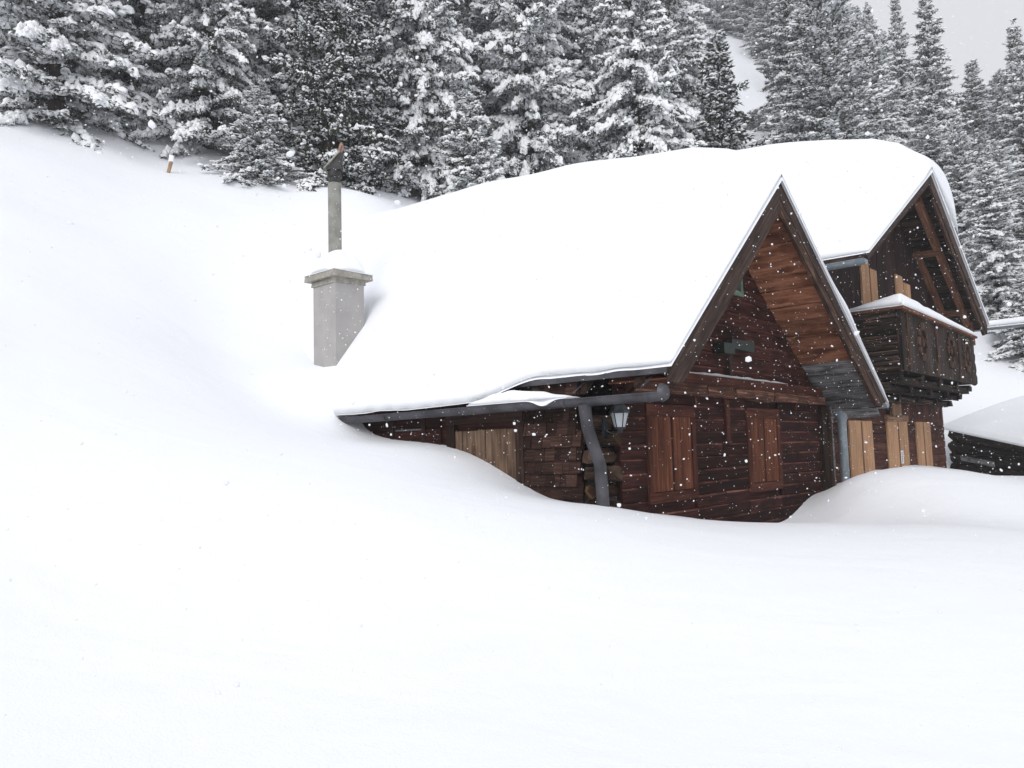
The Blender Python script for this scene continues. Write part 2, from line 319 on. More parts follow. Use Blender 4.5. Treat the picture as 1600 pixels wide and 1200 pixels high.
def terrain(x, y):
    x = np.atleast_1d(np.asarray(x, float)); y = np.atleast_1d(np.asarray(y, float)); sh = x.shape; x = x.ravel(); y = y.ravel(); out = _W[-3]+_W[-2]*x+_W[-1]*y
    for i in range(0, len(x), 20000):
        d2 = (x[i:i+20000, None]-CP[None, :, 0])**2+(y[i:i+20000, None]-CP[None, :, 1])**2
        out[i:i+20000] += (0.5*d2*np.log(np.maximum(d2, 1e-18)))@_W[:-3]
    r = np.hypot(x-3, y-11)
    out += .07*vnoise(x*.42+y*.1, y*.35-x*.1, 9)*smooth01((r-7)/6)+0.05*vnoise(x*.8, y*.8, 3)*smooth01((r-6)/6)+0.10*vnoise(x*.22, y*.22, 5)*smooth01((r-10)/10)
    return out.reshape(sh)
def axis_pts(lo, c0, c1, hi, fine, n):
    mid = np.arange(c0, c1, fine); t = np.linspace(0, 1, n)[1:]
    return np.concatenate([(c0-(c0-lo)*t**1.8)[::-1], mid, c1+(hi-c1)*t**1.8])
gx = axis_pts(-110, -9, 19, 125, 0.16, 70); gy = axis_pts(-65, 3, 24, 160, 0.16, 80)
GX, GY = np.meshgrid(gx, gy, indexing='ij'); GZ = terrain(GX, GY)
ground = link("snowy_ground", grid_mesh("snowy_ground", np.stack([GX, GY, GZ], -1), M['snow']))
tag(ground, "deep fresh snow covering the hillside", kind='structure')

# ------------------------------------------------------------------ front chalet
HOUSE_LOC = (CORNER[0], CORNER[1], BASE)
def house(label): return empty("chalet", HOUSE_LOC, YAW, label=label, cat="house")
def hb(): return MB(BASE)
RA, RZ = 3.52, 4.08                                   # front ridge
LE, LZ = -0.10, 0.99; RE, REZ = 8.16, 0.80            # front eaves
def roof_f(a): return np.where(np.asarray(a) < RA, LZ+(np.asarray(a)-LE)*(RZ-LZ)/(RA-LE), RZ-(np.asarray(a)-RA)*(RZ-REZ)/(RE-RA))
B0, B1 = -1.0, 9.0

h1 = house("smaller dark wooden chalet with steep front gable, sunk in deep snow")
def plank(mb, a0, a1, b, z, hgt, d=0.035, sgn=-1, mi=0, axis='a'):
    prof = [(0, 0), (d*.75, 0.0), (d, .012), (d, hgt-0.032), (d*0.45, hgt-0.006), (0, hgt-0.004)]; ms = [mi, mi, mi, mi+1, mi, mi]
    a = a0
    while a < a1-.01:                                     # a wall board is butted here and there
        e = a1 if random.random() < .6 or a1-a < 1.5 else a+random.uniform(.7, a1-a-.6)
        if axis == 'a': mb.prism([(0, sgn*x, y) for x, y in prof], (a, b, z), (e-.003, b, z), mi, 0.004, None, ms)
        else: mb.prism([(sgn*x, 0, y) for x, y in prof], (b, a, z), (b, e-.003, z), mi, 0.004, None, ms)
        a = e
mb = hb(); z = -2.0
while z < 0.72:
    for s0, s1 in ((0.30, 0.92), (2.26, 4.02), (5.32, 7.56)):
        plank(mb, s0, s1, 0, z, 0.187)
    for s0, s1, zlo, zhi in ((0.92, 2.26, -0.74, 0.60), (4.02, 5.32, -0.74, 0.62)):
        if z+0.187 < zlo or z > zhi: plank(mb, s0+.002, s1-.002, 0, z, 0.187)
    z += 0.187
mb.box(0.3, 7.5, 0.001, 0.06, -2.1, 0.9)
mb.build("front_wall", [M['siding'], M['edge_light']], h1)
# gable wall
mb = hb(); z = 1.0
while z < 3.6:
    hgt = 0.235
    za = z+hgt*0.5+0.44
    a0 = RA-(RZ-za)*(RA-LE)/(RZ-LZ); a1 = RA+(RZ-za)*(RE-RA)/(RZ-REZ)
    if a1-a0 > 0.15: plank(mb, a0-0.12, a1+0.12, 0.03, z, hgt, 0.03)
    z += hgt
mb.build("gable_wall", [M['gable'], M['edge_light']], h1)
# facade wall under the left eave
mb = hb(); z = -2.0
while z < 1.0:
    plank(mb, 2.95, 8.8, 0.02, z, 0.2, 0.03, -1, axis='b'); z += 0.2
mb.box(0.03, 0.08, 0.4, 8.9, -2.1, 1.05, 1)
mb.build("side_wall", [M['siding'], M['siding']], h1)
mb = hb(); z = -1.3; k = 0
while z < 0.85:
    b = 0.33+random.random()*.1
    while b < 1.28:
        w = random.uniform(0.09, 0.2); w = min(w, 1.30-b)
        dz = random.uniform(-.006, .006)
        mb.prism([(0.02, 0, 0), (-0.055, 0, 0), (-0.016, 0, 0.21), (0.02, 0, 0.21)], (0, b, z+dz), (0, b+w-0.006, z+dz), 0, 0.003)
        b += w
    z += 0.168; k += 1
o = mb.build("shingle_wall", M['shingle'], h1); o['label'] = "weathered wooden shingles in rows"
# corner of hewn logs, ends sticking out
mb = hb()
for i in range(11):
    z = -1.9+i*0.215; w = 0.185
    pr = [(-.02, 0, .02), (0, 0, 0), (0, 0, 0)]
    if i % 2 == 0:
        e = random.uniform(.04, .16)
        sec = [(0, -w/2*math.cos(t), w/2*math.sin(t)*1.02) for t in np.linspace(0, 2*math.pi, 9)[:-1]]
        mb.prism(sec, (-0.06-e, 0.12, z+.1), (0.30, 0.12, z+.1), 0, 0.012, 1 if i == 6 else 0)
    else:
        e = random.uniform(.02, .12)
        sec = [(w/2*math.cos(t), 0, w/2*math.sin(t)*1.02) for t in np.linspace(0, 2*math.pi, 9)[:-1]]
        mb.prism(sec, (0.09, -0.07-e, z+.1), (0.09, 0.34, z+.1), 0, 0.012, 1 if i == 9 else 0)
o = mb.build("corner_logs", [M['log'], M['logend']], h1); o['label'] = "stacked log ends at the corner, pale end grain"
# roof slab
mb = hb(); th = 0.07
pts = [(LE, LZ-.02), (RA, RZ-.02), (RE, REZ-.02), (RE, REZ-.02-th), (RA, RZ-.02-th), (LE, LZ-.02-th)]
mb.poly(pts, 'b', B0+.03, B1)
mb.build("roof", M['barge'], h1)
mb = hb(); mb.poly([(LE-.03, LZ-.045), (LE-.005, LZ-.04), (LE-.005, LZ-.11), (LE-.03, LZ-.115)], 'b', B0+.0, 5.2)
mb.build("eave_edge", M['gutter'], h1)
# soffit boards under the right slope, running along the ridge
sl = (REZ-RZ)/(RE-RA); sn = np.array([1, 0, sl]); sn /= np.linalg.norm(sn); nn = np.array([-sn[2], 0, sn[0]])
Ls = math.hypot(RE-RA, RZ-REZ); s = 0.15; mb = hb(); mg = hb(); widths = [.27, .36, .3, .42, .33, .4, .36, .44, .38, .42, .36, .40, .4]
i = 0
while s < Ls-0.15:
    w = min(widths[i % 13], Ls-.12-s); c = np.array([RA, 0, RZ-.36])+sn*(s+w/2)+nn*random.uniform(-.018, .01)
    tgt = mg if s > Ls-1.95 else mb
    e0 = B0+.05 if tgt is mb else B0+.06
    tgt.beam(c+np.array([0, e0, 0]), c+np.array([0, 0.02, 0]), sn*(w-.022), nn*.03+sn*.012*(1 if i % 2 else -1), 0, 0.007)
    s += w; i += 1
mb.build("soffit", M['soffit'], h1); o = mg.build("soffit_end", M['grey'], h1); o['label'] = "silver grey weathered boards at the low end of the soffit"
# left soffit: rafter tails and boards
sl2 = (RZ-LZ)/(RA-LE); s2 = np.array([-1, 0, -sl2]); s2 /= np.linalg.norm(s2); n2 = np.array([-s2[2], 0, s2[0]])
Ll = math.hypot(RA-LE, RZ-LZ); mb = hb(); s = .12
while s < Ll-.35:
    w = .36; c = np.array([RA, 0, RZ-.36])+s2*(s+w/2)
    mb.beam(c+np.array([0, B0+.05, 0]), c+np.array([0, .02, 0]), s2*(w-.006), n2*.025, 0, .004); s += w
mb.build("soffit", M['soffit'], h1)
for b in (-0.55, 0.25, 1.05, 1.85, 2.65):
    mb = hb(); mb.beam((LE+.03, b, LZ-.2), (0.75, b, LZ-.2+.85*sl2), (0, .09, 0), (0.02, 0, .15), 0, .004); mb.build("rafter", M['log'], h1)
# barge boards
def wavy(pts, n=14, amp=.011):
    out = []
    for p, q in zip(pts, pts[1:]+pts[:1]):
        k = n if math.hypot(q[0]-p[0], q[1]-p[1]) > 1.5 else 1
        for i in range(k):
            t = i/k; j = 0 if i == 0 else amp; out.append((p[0]+(q[0]-p[0])*t+random.uniform(-j, j), p[1]+(q[1]-p[1])*t+random.uniform(-j, j)))
    return out
def barge(name, pts, ax, y0, y1, m_, lab=None):
    mb = hb(); pts = wavy(pts); mb.poly(pts, 'b', y0, y1, 0, ax); o = mb.build(name, m_, h1)
    return o
barge("barge_board", [(RA-.02, RZ-.01), (LE-.02, LZ-.015), (LE+.02, LZ-.22), (0.22, 0.77), (RA-.02, RZ-.50)], (RA-LE, RZ-LZ), B0-.02, B0+.03, M['barge'])
barge("barge_board", [(RA-.018, RZ+.0), (RE+.04, REZ), (RE-.16, REZ-.11), (RA-.018, RZ-.30)], (RE-RA, REZ-RZ), B0-.025, B0+.02, M['barge'])
barge("barge_trim", [(RA+.0, RZ-.302), (RE-.165, REZ-.112), (RE-.33, REZ-.14), (7.62, 0.72), (RA, RZ-.52)], (RE-RA, REZ-RZ), B0-.012, B0+.05, M['trim'])
# beam across the wall under the gable, split along its lower edge
mb = hb()
mb.beam((0.35, -.07, 0.985), (7.25, -.07, 0.985), (0, .14, 0), (0, 0, .17), 0, .006)
a = 0.45
while a < 7.2:
    w = random.uniform(.4, 1.3); a2 = min(a+w, 7.25)
    mb.beam((a, -.10, 0.815+random.uniform(-.012, .012)), (a2-.004, -.10, .815+random.uniform(-.012, .012)), (0, .2+random.uniform(-.03, .03), 0), (0, 0, .155+random.uniform(-.03, .01)), 1, .012)
    a = a2
mb.build("beam", [M['frame'], M['beamwood']], h1)
for a in (1.0, 2.15, 3.1, 5.9):
    mb = hb(); mb.beam((a, -.12, .735), (a, -.12, .58+random.uniform(0, .1)), (.05, 0, 0), (0, .05, 0), 0, .006); mb.build("peg", M['frame'], h1)
mb = hb(); mb.beam((3.30, -.06, .72), (3.30, -.06, .05), (.13, 0, 0), (0, .04, 0), 0, .003); mb.build("post", M['frame'], h1)
# shutters of the gable wall
def shutter_window(a0, a1, z0, z1):
    mb = hb(); fw = .12; y0, y1 = -.06, .0
    mb.box(a0, a1, y0, y1, z1-.16, z1, 0); mb.box(a0, a1, y0, y1, z0, z0+.14, 0)
    mb.box(a0, a0+fw, y0-.003, y1, z0+.14, z1-.16, 2); mb.box(a1-fw, a1, y0-.003, y1, z0+.14, z1-.16, 2)
    fr = mb.build("window_frame", M['frame'], h1)
    m_ = (a0+a1)/2
    for x0, x1 in ((a0+fw+.004, m_-.03), (m_+.03, a1-fw-.004)):
        mb = hb(); x = x0; nb = 3; w = (x1-x0)/nb
        for k in range(nb): mb.box(x+.001, x+w-.003, -.048+random.uniform(-.003, .003), -.02, z0+.15, z1-.165, 2); x += w
        mb.build("shutter", M['shutter'], h1)
    mb = hb(); mb.box(m_-.028, m_+.028, -.035, -.01, z0+.15, z1-.165, 2); mb.build("window_post", M['darkwood'], h1)
shutter_window(0.92, 2.26, -0.74, 0.60); shutter_window(4.02, 5.32, -0.76, 0.62)
# board shutters on the shingled side wall
mb = hb(); b0, b1, zt = 1.30, 2.78, 0.43
mb.box(-.05, .02, b0, b0+.14, -1.2, zt, 2); mb.box(-.05, .02, b1-.16, b1, -1.2, zt, 2); mb.box(-.055, .02, b0, b1, zt, zt+.17, 1)
mb.build("window_frame", M['darkframe'], h1)
mb = hb(); b = b0+.15
while b < b1-.2:
    w = min(random.uniform(.12, .22), b1-.165-b); mb.box(-.03+random.uniform(-.006, .006), .01, b, b+w-.006, -1.2, zt-.105+random.uniform(-.006, .006), 2); b += w
o = mb.build("shutter", M['dulltan'], h1); o['label'] = "pale tan board shutter half buried in snow"
mb = hb(); mb.box(-.0, .015, 3.35, 4.0, .0, .48, 1); o = mb.build("window", M['pane'], h1)
for b in (3.27, 4.0):
    mb = hb(); mb.box(-.03, .015, b, b+.08, .0, .55, 2); mb.build("window_frame", M['darkframe'], h1)
# gutters
GA, GZr, GR = -0.30, 0.635, 0.098
mb = hb(); mb.tube([(GA, b, GZr) for b in np.linspace(-1.02, 5.3, 14)], GR, 10, 0, False, True)
mb.tube([(GA, b, GZr) for b in np.linspace(-1.02, 5.3, 14)], GR-.008, 10, 0, False, True)
for b in (-.86, .35, 2.1, 3.8): mb.tube([(GA, b-.02, GZr), (GA, b+.02, GZr)], GR+.008, 10, 0, True, True)
mb.tube([(GA-GR, b, GZr) for b in np.linspace(-1.02, 5.3, 3)], .012, 6); mb.tube([(GA+GR, b, GZr) for b in np.linspace(-1.02, 5.3, 3)], .012, 6)
g = mb.build("gutter", M['gutter'], h1, smooth=True)
mb = hb(); mb.tube([(GA, -1.075, GZr), (GA, -1.02, GZr)], [.085, GR+.012], 14, 0, True); mb.build("end_cap", M['gutter'], g, smooth=True)
for b in (-.75, .25, 1.3):
    mb = hb(); mb.beam((GA+.02, b, GZr+.09), (LE+.05, b, LZ-.13), (0, .035, 0), (.012, 0, .012)); mb.build("gutter_bracket", M['gutter'], h1)
q0 = ona(914, 640, GA); q1 = ona(918, 668, GA+.02); q2 = ona(938, 728, -.13); q3 = ona(943, 795, -.12)
mb = hb(); mb.tube([(q0[0], q0[1], q0[2]+.06), q0, q1, q1*.93+q2*.07, q2*.93+q1*.07, q2, q3, (q3[0], q3[1], -1.6)], [.085, .08, .078, .078, .078, .08, .08, .08], 14)
mb.build("downpipe", M['gutter'], h1, smooth=True)
# right eave: zinc gutter and downpipe
mb = hb(); mb.tube([(8.06, b, 0.73) for b in np.linspace(-1.08, -.02, 6)], .085, 10, 0, False, True); mb.tube([(8.06, b, 0.73) for b in np.linspace(-1.08, -.02, 6)], .078, 10, 0, False, True)
mb.tube([(8.06-.085, -1.08, .73), (8.06-.085, -.02, .73)], .012, 6); mb.tube([(8.06, -1.09, .73), (8.06, -1.075, .73)], .086, 12, 0, True, True)
g = mb.build("gutter", M['zinc'], h1, smooth=True); g['label'] = "pale zinc gutter between the two chalets"
mb = hb(); mb.tube([(8.0, -.22, .72), (8.0, -.22, .60), (8.0, -.22, .47), (8.0, -.22, .40), (8.0, -.22, -1.5)], [.20, .17, .10, .085, .085], 14)
o = mb.build("downpipe", M['zinc'], h1, smooth=True); o['label'] = "pale zinc downpipe with a funnel head"
# corner posts at the right end of the gable wall
mb = hb(); mb.box(7.24, 7.46, -.12, .0, -2, .72, 2, 0, .006); mb.box(7.50, 7.58, -.16, .0, -2, .66, 2, 0, .006)
mb.build("corner_post", M['log'], h1)
mb = hb(); z = -1.6
while z < .62:
    mb.prism([(0, -.15, 0), (0, -.10-.08*random.random(), 0), (.17, .0, .01), (.17, .0, .2), (0, -.15, .2)], (7.60, 0, z), (7.62+random.uniform(.04, .10), 0, z), 0, .004); z += .125
mb.build("shingle_edge", M['grey'], h1)
# chimney: rendered stack, slab, flue and cowl
CA0, CA1, CB0, CB1 = 0.0, 0.62, 5.5, 6.15
mb = hb(); mb.box(CA0, CA1, CB0, CB1, -.5, 3.12, 2); ch1 = mb.build("chimney", M['render'], h1)
mb = hb(); mb.prism([(-.11, -.12, 0), (.73, -.12, 0), (.73, .77, 0), (-.11, .77, 0)], (CA0, CB0, 3.13), (CA0, CB0, 3.235), 0, .006)
mb.prism([(-.02, -.02, 0), (.64, -.02, 0), (.64, .67, 0), (-.02, .67, 0)], (CA0, CB0, 3.05), (CA0, CB0, 3.128), 0, .012)
mb.build("chimney_slab", M['slab'], ch1)
FA, FB = .26, 5.85
mb = hb(); mb.tube([(FA, FB, 3.2), (FA, FB, 4.93)], .118, 20); fl = mb.build("flue", M['pipe'], ch1, smooth=True)
mb = hb(); mb.tube([(FA, FB, 4.92), (FA, FB, 5.02), (FA, FB, 5.05), (FA, FB, 5.16)], [.108, .108, .135, .12], 16)
cam_r = hloc(CORNER*0+_R)-hloc(np.zeros(3))               # direction across the view, in the house frame
cx = np.array([cam_r[0], cam_r[1], 0]); cx /= np.linalg.norm(cx); cy = np.array([-cx[1], cx[0], 0])
c0 = np.array([FA, FB, 5.16])
mb.prism([cy*.12-cx*.12, cy*.12+cx*.13, -cy*.12+cx*.13, -cy*.12-cx*.12], c0, c0+cx*.0+np.array([0, 0, .02]))
mb.prism([cx*-.12, cx*.14, cx*.14+np.array([0, 0, .33]), cx*.06+np.array([0, 0, .20])], c0-cy*.10, c0+cy*.10)
mb.build("cowl", M['soot'], ch1)
mb = hb(); mb.beam(c0-cx*.17+np.array([0, 0, .02]), c0+cx*.12+np.array([0, 0, .33]), cy*.26, np.array([0, 0, .03])); mb.build("cowl_plate", M['palemetal'], ch1)
mb = hb(); mb.beam(c0+cx*.09+np.array([0, .0, .33]), c0+cx*.15+np.array([0, 0, .50]), cy*.2, cx*.03); mb.build("cowl_vane", M['rust'], ch1)
# green bits on the gable
t0 = onb(1143, 462, 0.0); 
mb = hb(); za, aa = 2.42, t0[0]
w0 = onb(1160, 459, -.02)
mb.box(w0[0]-.75, w0[0], -.045, .0, w0[2]-.06, w0[2]+.02, 0); mb.box(w0[0]-.08, w0[0], -.04, .0, w0[2]+.02, w0[2]+.42, 2); mb.box(w0[0]-.75, w0[0]-.68, -.04, 0, w0[2]+.02, w0[2]+.42, 2)
wf = mb.build("window_frame", M['green'], h1); wf['label'] = "pale green window frame half behind the barge board"
mb = hb(); mb.box(w0[0]-.68, w0[0]-.08, -.015, .0, w0[2]+.02, w0[2]+.42, 0); mb.build("pane", M['pane'], wf)
g0 = onb(1124, 537, -.12); g1 = onb(1175, 541, -.12)
mb = hb(); mb.box(g0[0], g0[0]+.34, -.2, -.02, g0[2]-.15, g0[2]+.02, 0, 0, .008); mb.box(g0[0]+.36, g1[0], -.16, -.02, g1[2]-.10, g1[2]+.06, 0, 0, .008)
o = mb.build("window_box", M['greendark'], h1)
p0 = onb(1139, 548, -.05); p1 = onb(1143, 592, -.05)
mb = hb(); mb.box(p0[0]-.05, p0[0]+.09, -.07, .02, p1[2]+.02, p0[2], 2, 0, .005); mb.build("bracket_post", M['log'], h1)

# ------------------------------------------------------------------ wall lantern by the corner
L0 = onb(968, 653, -.17)
lw = hworld(L0[0], -.17, L0[2])
lan = empty("wall_lantern", (lw[0], lw[1], L0[2]-.12), YAW, label="black wall lantern with pale glass beside the corner downpipe", cat="lantern"); lan.scale = (.88, .88, .88)
def ring6(r, z, n=6): return [np.array([r*math.cos(t), r*math.sin(t), z]) for t in np.arange(n)*2*math.pi/n]
def loft(mb, rings):
    for A, B in zip(rings[:-1], rings[1:]):
        n = len(A)
        for k in range(n):
            j = (k+1) % n; mb.face([A[k], A[j], B[j], B[k]], [(0, 0), (0, .1), (.1, .1), (.1, 0)], .5)
mb = MB(); loft(mb, [ring6(.075, .0), ring6(.128, .205)]); mb.face(ring6(.075, 0)[::-1], [(0, 0)]*6, .5)
mb.build("glass", M['glass'], lan)
mb = MB()
for k in range(6):
    A, B = ring6(.079, -.004)[k], ring6(.132, .21)[k]; mb.tube([A, B], .008, 5)
loft(mb, [ring6(.15, .20), ring6(.15, .225), ring6(.09, .31), ring6(.03, .36), ring6(.018, .42)])
loft(mb, [ring6(.03, -.07), ring6(.05, -.03), ring6(.085, -.02), ring6(.085, .005)]); mb.face(ring6(.03, -.07)[::-1], [(0, 0)]*6, .5)
mb.build("frame", M['iron'], lan)
mb = MB(); mb.tube([(0, .0, -.03), (-.06, .03, -.10), (-.12, .12, -.06), (-.13, .17, .0)], .013, 7); mb.box(-.19, -.08, .145, .172, -.16, .13, 2)
mb.build("bracket", M['iron'], lan)

# ------------------------------------------------------------------ large chalet behind
h2 = house("larger dark chalet behind with orange shutters and black carved balcony")
R2A, R2Z = 13.08, 6.62; L2E, L2Z = 7.6, 3.66; R2E, R2EZ = 18.6, 3.44
def roof_b(a): return np.where(np.asarray(a) < R2A, L2Z+(np.asarray(a)-L2E)*(R2Z-L2Z)/(R2A-L2E), R2Z-(np.asarray(a)-R2A)*(R2Z-R2EZ)/(R2E-R2A))
BW = 16.98
# lower storey
mb = hb(); a = 7.64
while a < BW:
    w = min(random.uniform(.14, .26), BW-a); mb.box(a, a+w-.004, -.03+random.uniform(-.005, .005), 0, .56+random.uniform(-.01, .01), 1.5, 2); a += w
z = -2.0
while z < .55:
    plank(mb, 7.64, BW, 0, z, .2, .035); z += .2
mb.box(7.6, BW-.02, .002, .06, -2.1, 3, 0)
mb.box(BW-.06, BW, 0.001, 8, -2.1, 4.2, 2)
mb.build("lower_wall", [M['lowerwood'], M['edge_light']], h2)
# upper gable wall, vertical boarding
mb = hb(); a = 8.3
while a < 17.3:
    w = random.uniform(.16, .27); zt = float(min(roof_b(a), roof_b(a+w)))-.34
    if zt > 1.6: mb.box(a, a+w-.006, -.03+random.uniform(-.006, .006), 0, 1.45, zt, 2)
    a += w
mb.build("upper_wall", M['darkwood'], h2)
mb = hb()
mb.box(8.5, 8.56, .0, 7.5, 1.0, 3.7, 1); mb.build("side_wall", M['darkwood'], h2)
# roof slab, barge boards, soffit, rafters
mb = hb(); th = .08
mb.poly([(L2E, L2Z-.02), (R2A, R2Z-.02), (R2E, R2EZ-.02), (R2E, R2EZ-.02-th), (R2A, R2Z-.02-th), (L2E, L2Z-.02-th)], 'b', B0+.04, 8.5); mb.build("roof", M['barge'], h2)
def barge2(pts, ax, y0, y1, nm, m_): mb = hb(); mb.poly(pts, 'b', y0, y1, 0, ax); return mb.build(nm, m_, h2)
barge2([(R2A, R2Z-.01), (L2E-.04, L2Z-.03), (L2E+.12, L2Z-.14), (R2A, R2Z-.28)], (R2A-L2E, R2Z-L2Z), B0-.02, B0+.03, "barge_board", M['barge'])
barge2([(R2A+.002, R2Z), (R2E+.05, R2EZ-.02), (R2E-.02, R2EZ-.36), (R2A+.002, R2Z-.40)], (R2E-R2A, R2EZ-R2Z), B0-.025, B0+.02, "barge_board", M['barge'])
barge2([(R2A+.3, R2Z-.59), (R2E-.1, R2EZ-.375), (R2E-.35, R2EZ-.42), (R2A+.25, R2Z-.72)], (R2E-R2A, R2EZ-R2Z), B0+.0, B0+.06, "barge_trim", M['trim'])
s3 = np.array([R2E-R2A, 0, R2EZ-R2Z]); Lb = np.linalg.norm(s3); s3 /= Lb; n3 = np.array([-s3[2], 0, s3[0]])
mb = hb(); s = .1
while s < Lb-.1:
    w = random.uniform(.07, .12); c = np.array([R2A, 0, R2Z-.2])+s3*(s+w/2)+n3*random.uniform(-.02, .01)
    mb.beam(c+np.array([0, B0+.05+random.uniform(0, .05), 0]), c+np.array([0, .0, 0]), s3*(w-.012), n3*.03, 0, .006); s += w
mb.build("soffit", M['log'], h2)
def rafter2(s0, s1, b, drop, w=.16, h=.2):
    mb = hb(); P = lambda s: np.array([R2A, b, R2Z-drop])+s3*s
    mb.beam(P(s0), P(s1), (0, w, 0), n3*h, 0, .005); mb.build("rafter", M['rafter'], h2)
rafter2(.35, Lb-.25, -.62, .36); rafter2(2.2, Lb-1.2, -.12, .42, .14, .18)
for s in (2.3, Lb-1.35):
    mb = hb(); c = np.array([R2A, 0, R2Z-.40])+s3*s; mb.beam(c+np.array([0, -.72, -.06]), c+np.array([0, .02, -.06]), (.16, 0, 0), (0, 0, .14), 0, .006)
    mb.build("purlin", M['rafter'], h2)
mb = hb(); c = np.array([R2A, 0, R2Z-.40])+s3*(Lb-.55); mb.beam(c+np.array([-.1, -.7, .1]), c+np.array([.05, -.7, -.55]), (.14, 0, 0), (0, .12, 0), 0, .006); mb.beam(c+np.array([-.7, -.5, -.42]), c+np.array([-.1, -.5, -.42]), (0, .14, 0), (0, 0, .16), 0, .006)
mb.build("strut", M['rafter'], h2)
# shutters, each leaf a board
def leaf(a0, a1, z0, z1, m_='orange', y=-.075):
    mb = hb(); w = (a1-a0)/2
    mb.box(a0, a0+w-.003, y, -.035, z0, z1, 2); mb.box(a0+w, a1, y-.004, -.035, z0, z1+.004, 2)
    return mb.build("shutter", M[m_], h2)
def pair(xa, xm, xb, yt, z0):
    A, B_, C_ = onb(xa, yt, -.06), onb(xm, yt, -.06), onb(xb, yt, -.06)
    for u0, u1 in ((A[0], B_[0]-.035), (B_[0]+.035, C_[0])): leaf(u0, u1, z0, A[2])
    mb = hb(); mb.box(B_[0]-.03, B_[0]+.03, -.09, -.035, z0, A[2]-.02, 2); mb.build("shutter_strip", M['tan'], h2)
    return A, B_, C_
pair(1325.5, 1344, 1361, 657, -1.5)
A, B_, C_ = pair(1385, 1401.5, 1416, 658.5, -1.5)
mb = hb(); mb.box(A[0]-.05, C_[0]+.06, -.10, -.035, A[2]+.005, A[2]+.16, 0); mb.build("shutter_header", M['tan'], h2)
pair(1430.5, 1441, 1452, 659, -1.5)
st0, st1 = onb(1407, 704, -.085), onb(1412.5, 724, -.085)
mb = hb(); mb.box(st0[0], st1[0], -.089, -.083, st1[2], st0[2], 2); sk = mb.build("sticker", M['white'], h2)
mb = hb(); hz = (st0[2]-st1[2])
for k in range(6):
    zc = st0[2]-hz*(.12+.14*k); wk = (st1[0]-st0[0]); mb.box(st0[0]+wk*.3, st0[0]+wk*random.uniform(.55, .75), -.092, -.0895, zc-hz*.09, zc, 2)
mb.build("print", M['ink'], sk)
# upper door and window shutters
for xa, xm, xb, yt in ((1343.5, 1356, 1367, 404), (1398.5, 1409, 1419.5, 428)):
    A, B_, C_ = onb(xa, yt, -.06), onb(xm, yt, -.06), onb(xb, yt, -.06)
    leaf(A[0], B_[0]-.05, 1.7, A[2]); leaf(B_[0]+.05, C_[0], 1.7, A[2]-.12)
    mb = hb(); mb.box(B_[0]-.045, B_[0]+.045, -.06, -.035, 1.7, A[2]-.03, 2); mb.build("shutter_strip", M['tan'], h2)
# little scalloped board under the balcony
A = onb(1391, 628, -.15); B_ = onb(1407.5, 650, -.15); wv = B_[0]-A[0]; hv = A[2]-B_[2]
out = [(A[0], A[2]+.02)] + [(A[0]+wv*t, A[2]-.045*math.sin(math.pi*t)-.02*abs(math.sin(3*math.pi*t))+.02) for t in np.linspace(.05, .95, 13)] + [(B_[0], A[2]+.02), (B_[0]-.02, A[2]-hv*.5), (B_[0], B_[2]-.03)] + \
      [(B_[0]-wv*t, B_[2]+.05*abs(math.sin(2.5*math.pi*t))-.03) for t in np.linspace(.05, .95, 15)] + [(A[0], B_[2]-.03), (A[0]+.02, A[2]-hv*.5)]
mb = hb(); mb.poly(out, 'b', -.18, -.13, 0, (0, 1)); o = mb.build("scalloped_board", M['tan'], h2)
# left gutter of the big roof
mb = hb(); pth = [(7.62, b, 3.52) for b in np.linspace(-.98, 3, 6)]; mb.tube(pth, .10, 10, 0, False, True); mb.tube(pth, .09, 10, 0, False, True); mb.tube([(7.52, -.98, 3.52), (7.52, 3, 3.52)], .014, 6)
mb.tube([(7.62, -1.0, 3.52), (7.62, -.975, 3.52)], .102, 12, 0, True, True)
o = mb.build("gutter", M['zinc'], h2, smooth=True)
# right gutter, reaching out past the gable
mb = hb(); pth = [(18.75, b, 3.30) for b in np.linspace(-3.0, 3, 8)]; mb.tube(pth, .09, 10, 0, True, True); mb.tube([(18.66, -3.0, 3.30), (18.66, 3, 3.30)], .014, 6)
o = mb.build("gutter", M['zinc'], h2, smooth=True)
# balcony
BA0, BA1, BB = 9.36, 16.36, -1.06; ZT, ZB = 2.74, 1.47
mb = hb()
mb.box(BA0+.02, BA1-.05, BB+.06, .0, ZB+.02, ZB+.10, 0)
bal = mb.build("balcony", M['black'], h2); bal['label'] = "blackened carved wooden balcony"
mb = hb(); a = BA0
while a < BA1-.42:
    w = random.uniform(.2, .3); w = min(w, BA1-.42-a); mb.box(a, a+w-.003, BB+random.uniform(0, .006), BB+.05, ZB, ZT-.005, 2); a += w
mb.build("front_panel", M['carved'], bal)
# shaped end of the front panel
sc = [(BA1-.41, ZB), (BA1-.12, ZB-.02), (BA1+.12, ZB+.05), (BA1+.13, ZB+.22), (BA1+.02, ZB+.30), (BA1+.10, ZB+.40), (BA1+.06, ZB+.55), (BA1-.04, ZB+.62), (BA1+.03, ZB+.70), (BA1+.06, ZB+.82), (BA1-.05, ZB+.87), (BA1-.02, ZB+1.0), (BA1-.03, ZT-.01), (BA1-.41, ZT-.01)]
mb = hb(); mb.poly(sc, 'b', BB-.004, BB+.05, 0, (0, 1)); mb.build("front_panel_end", M['carved'], bal)
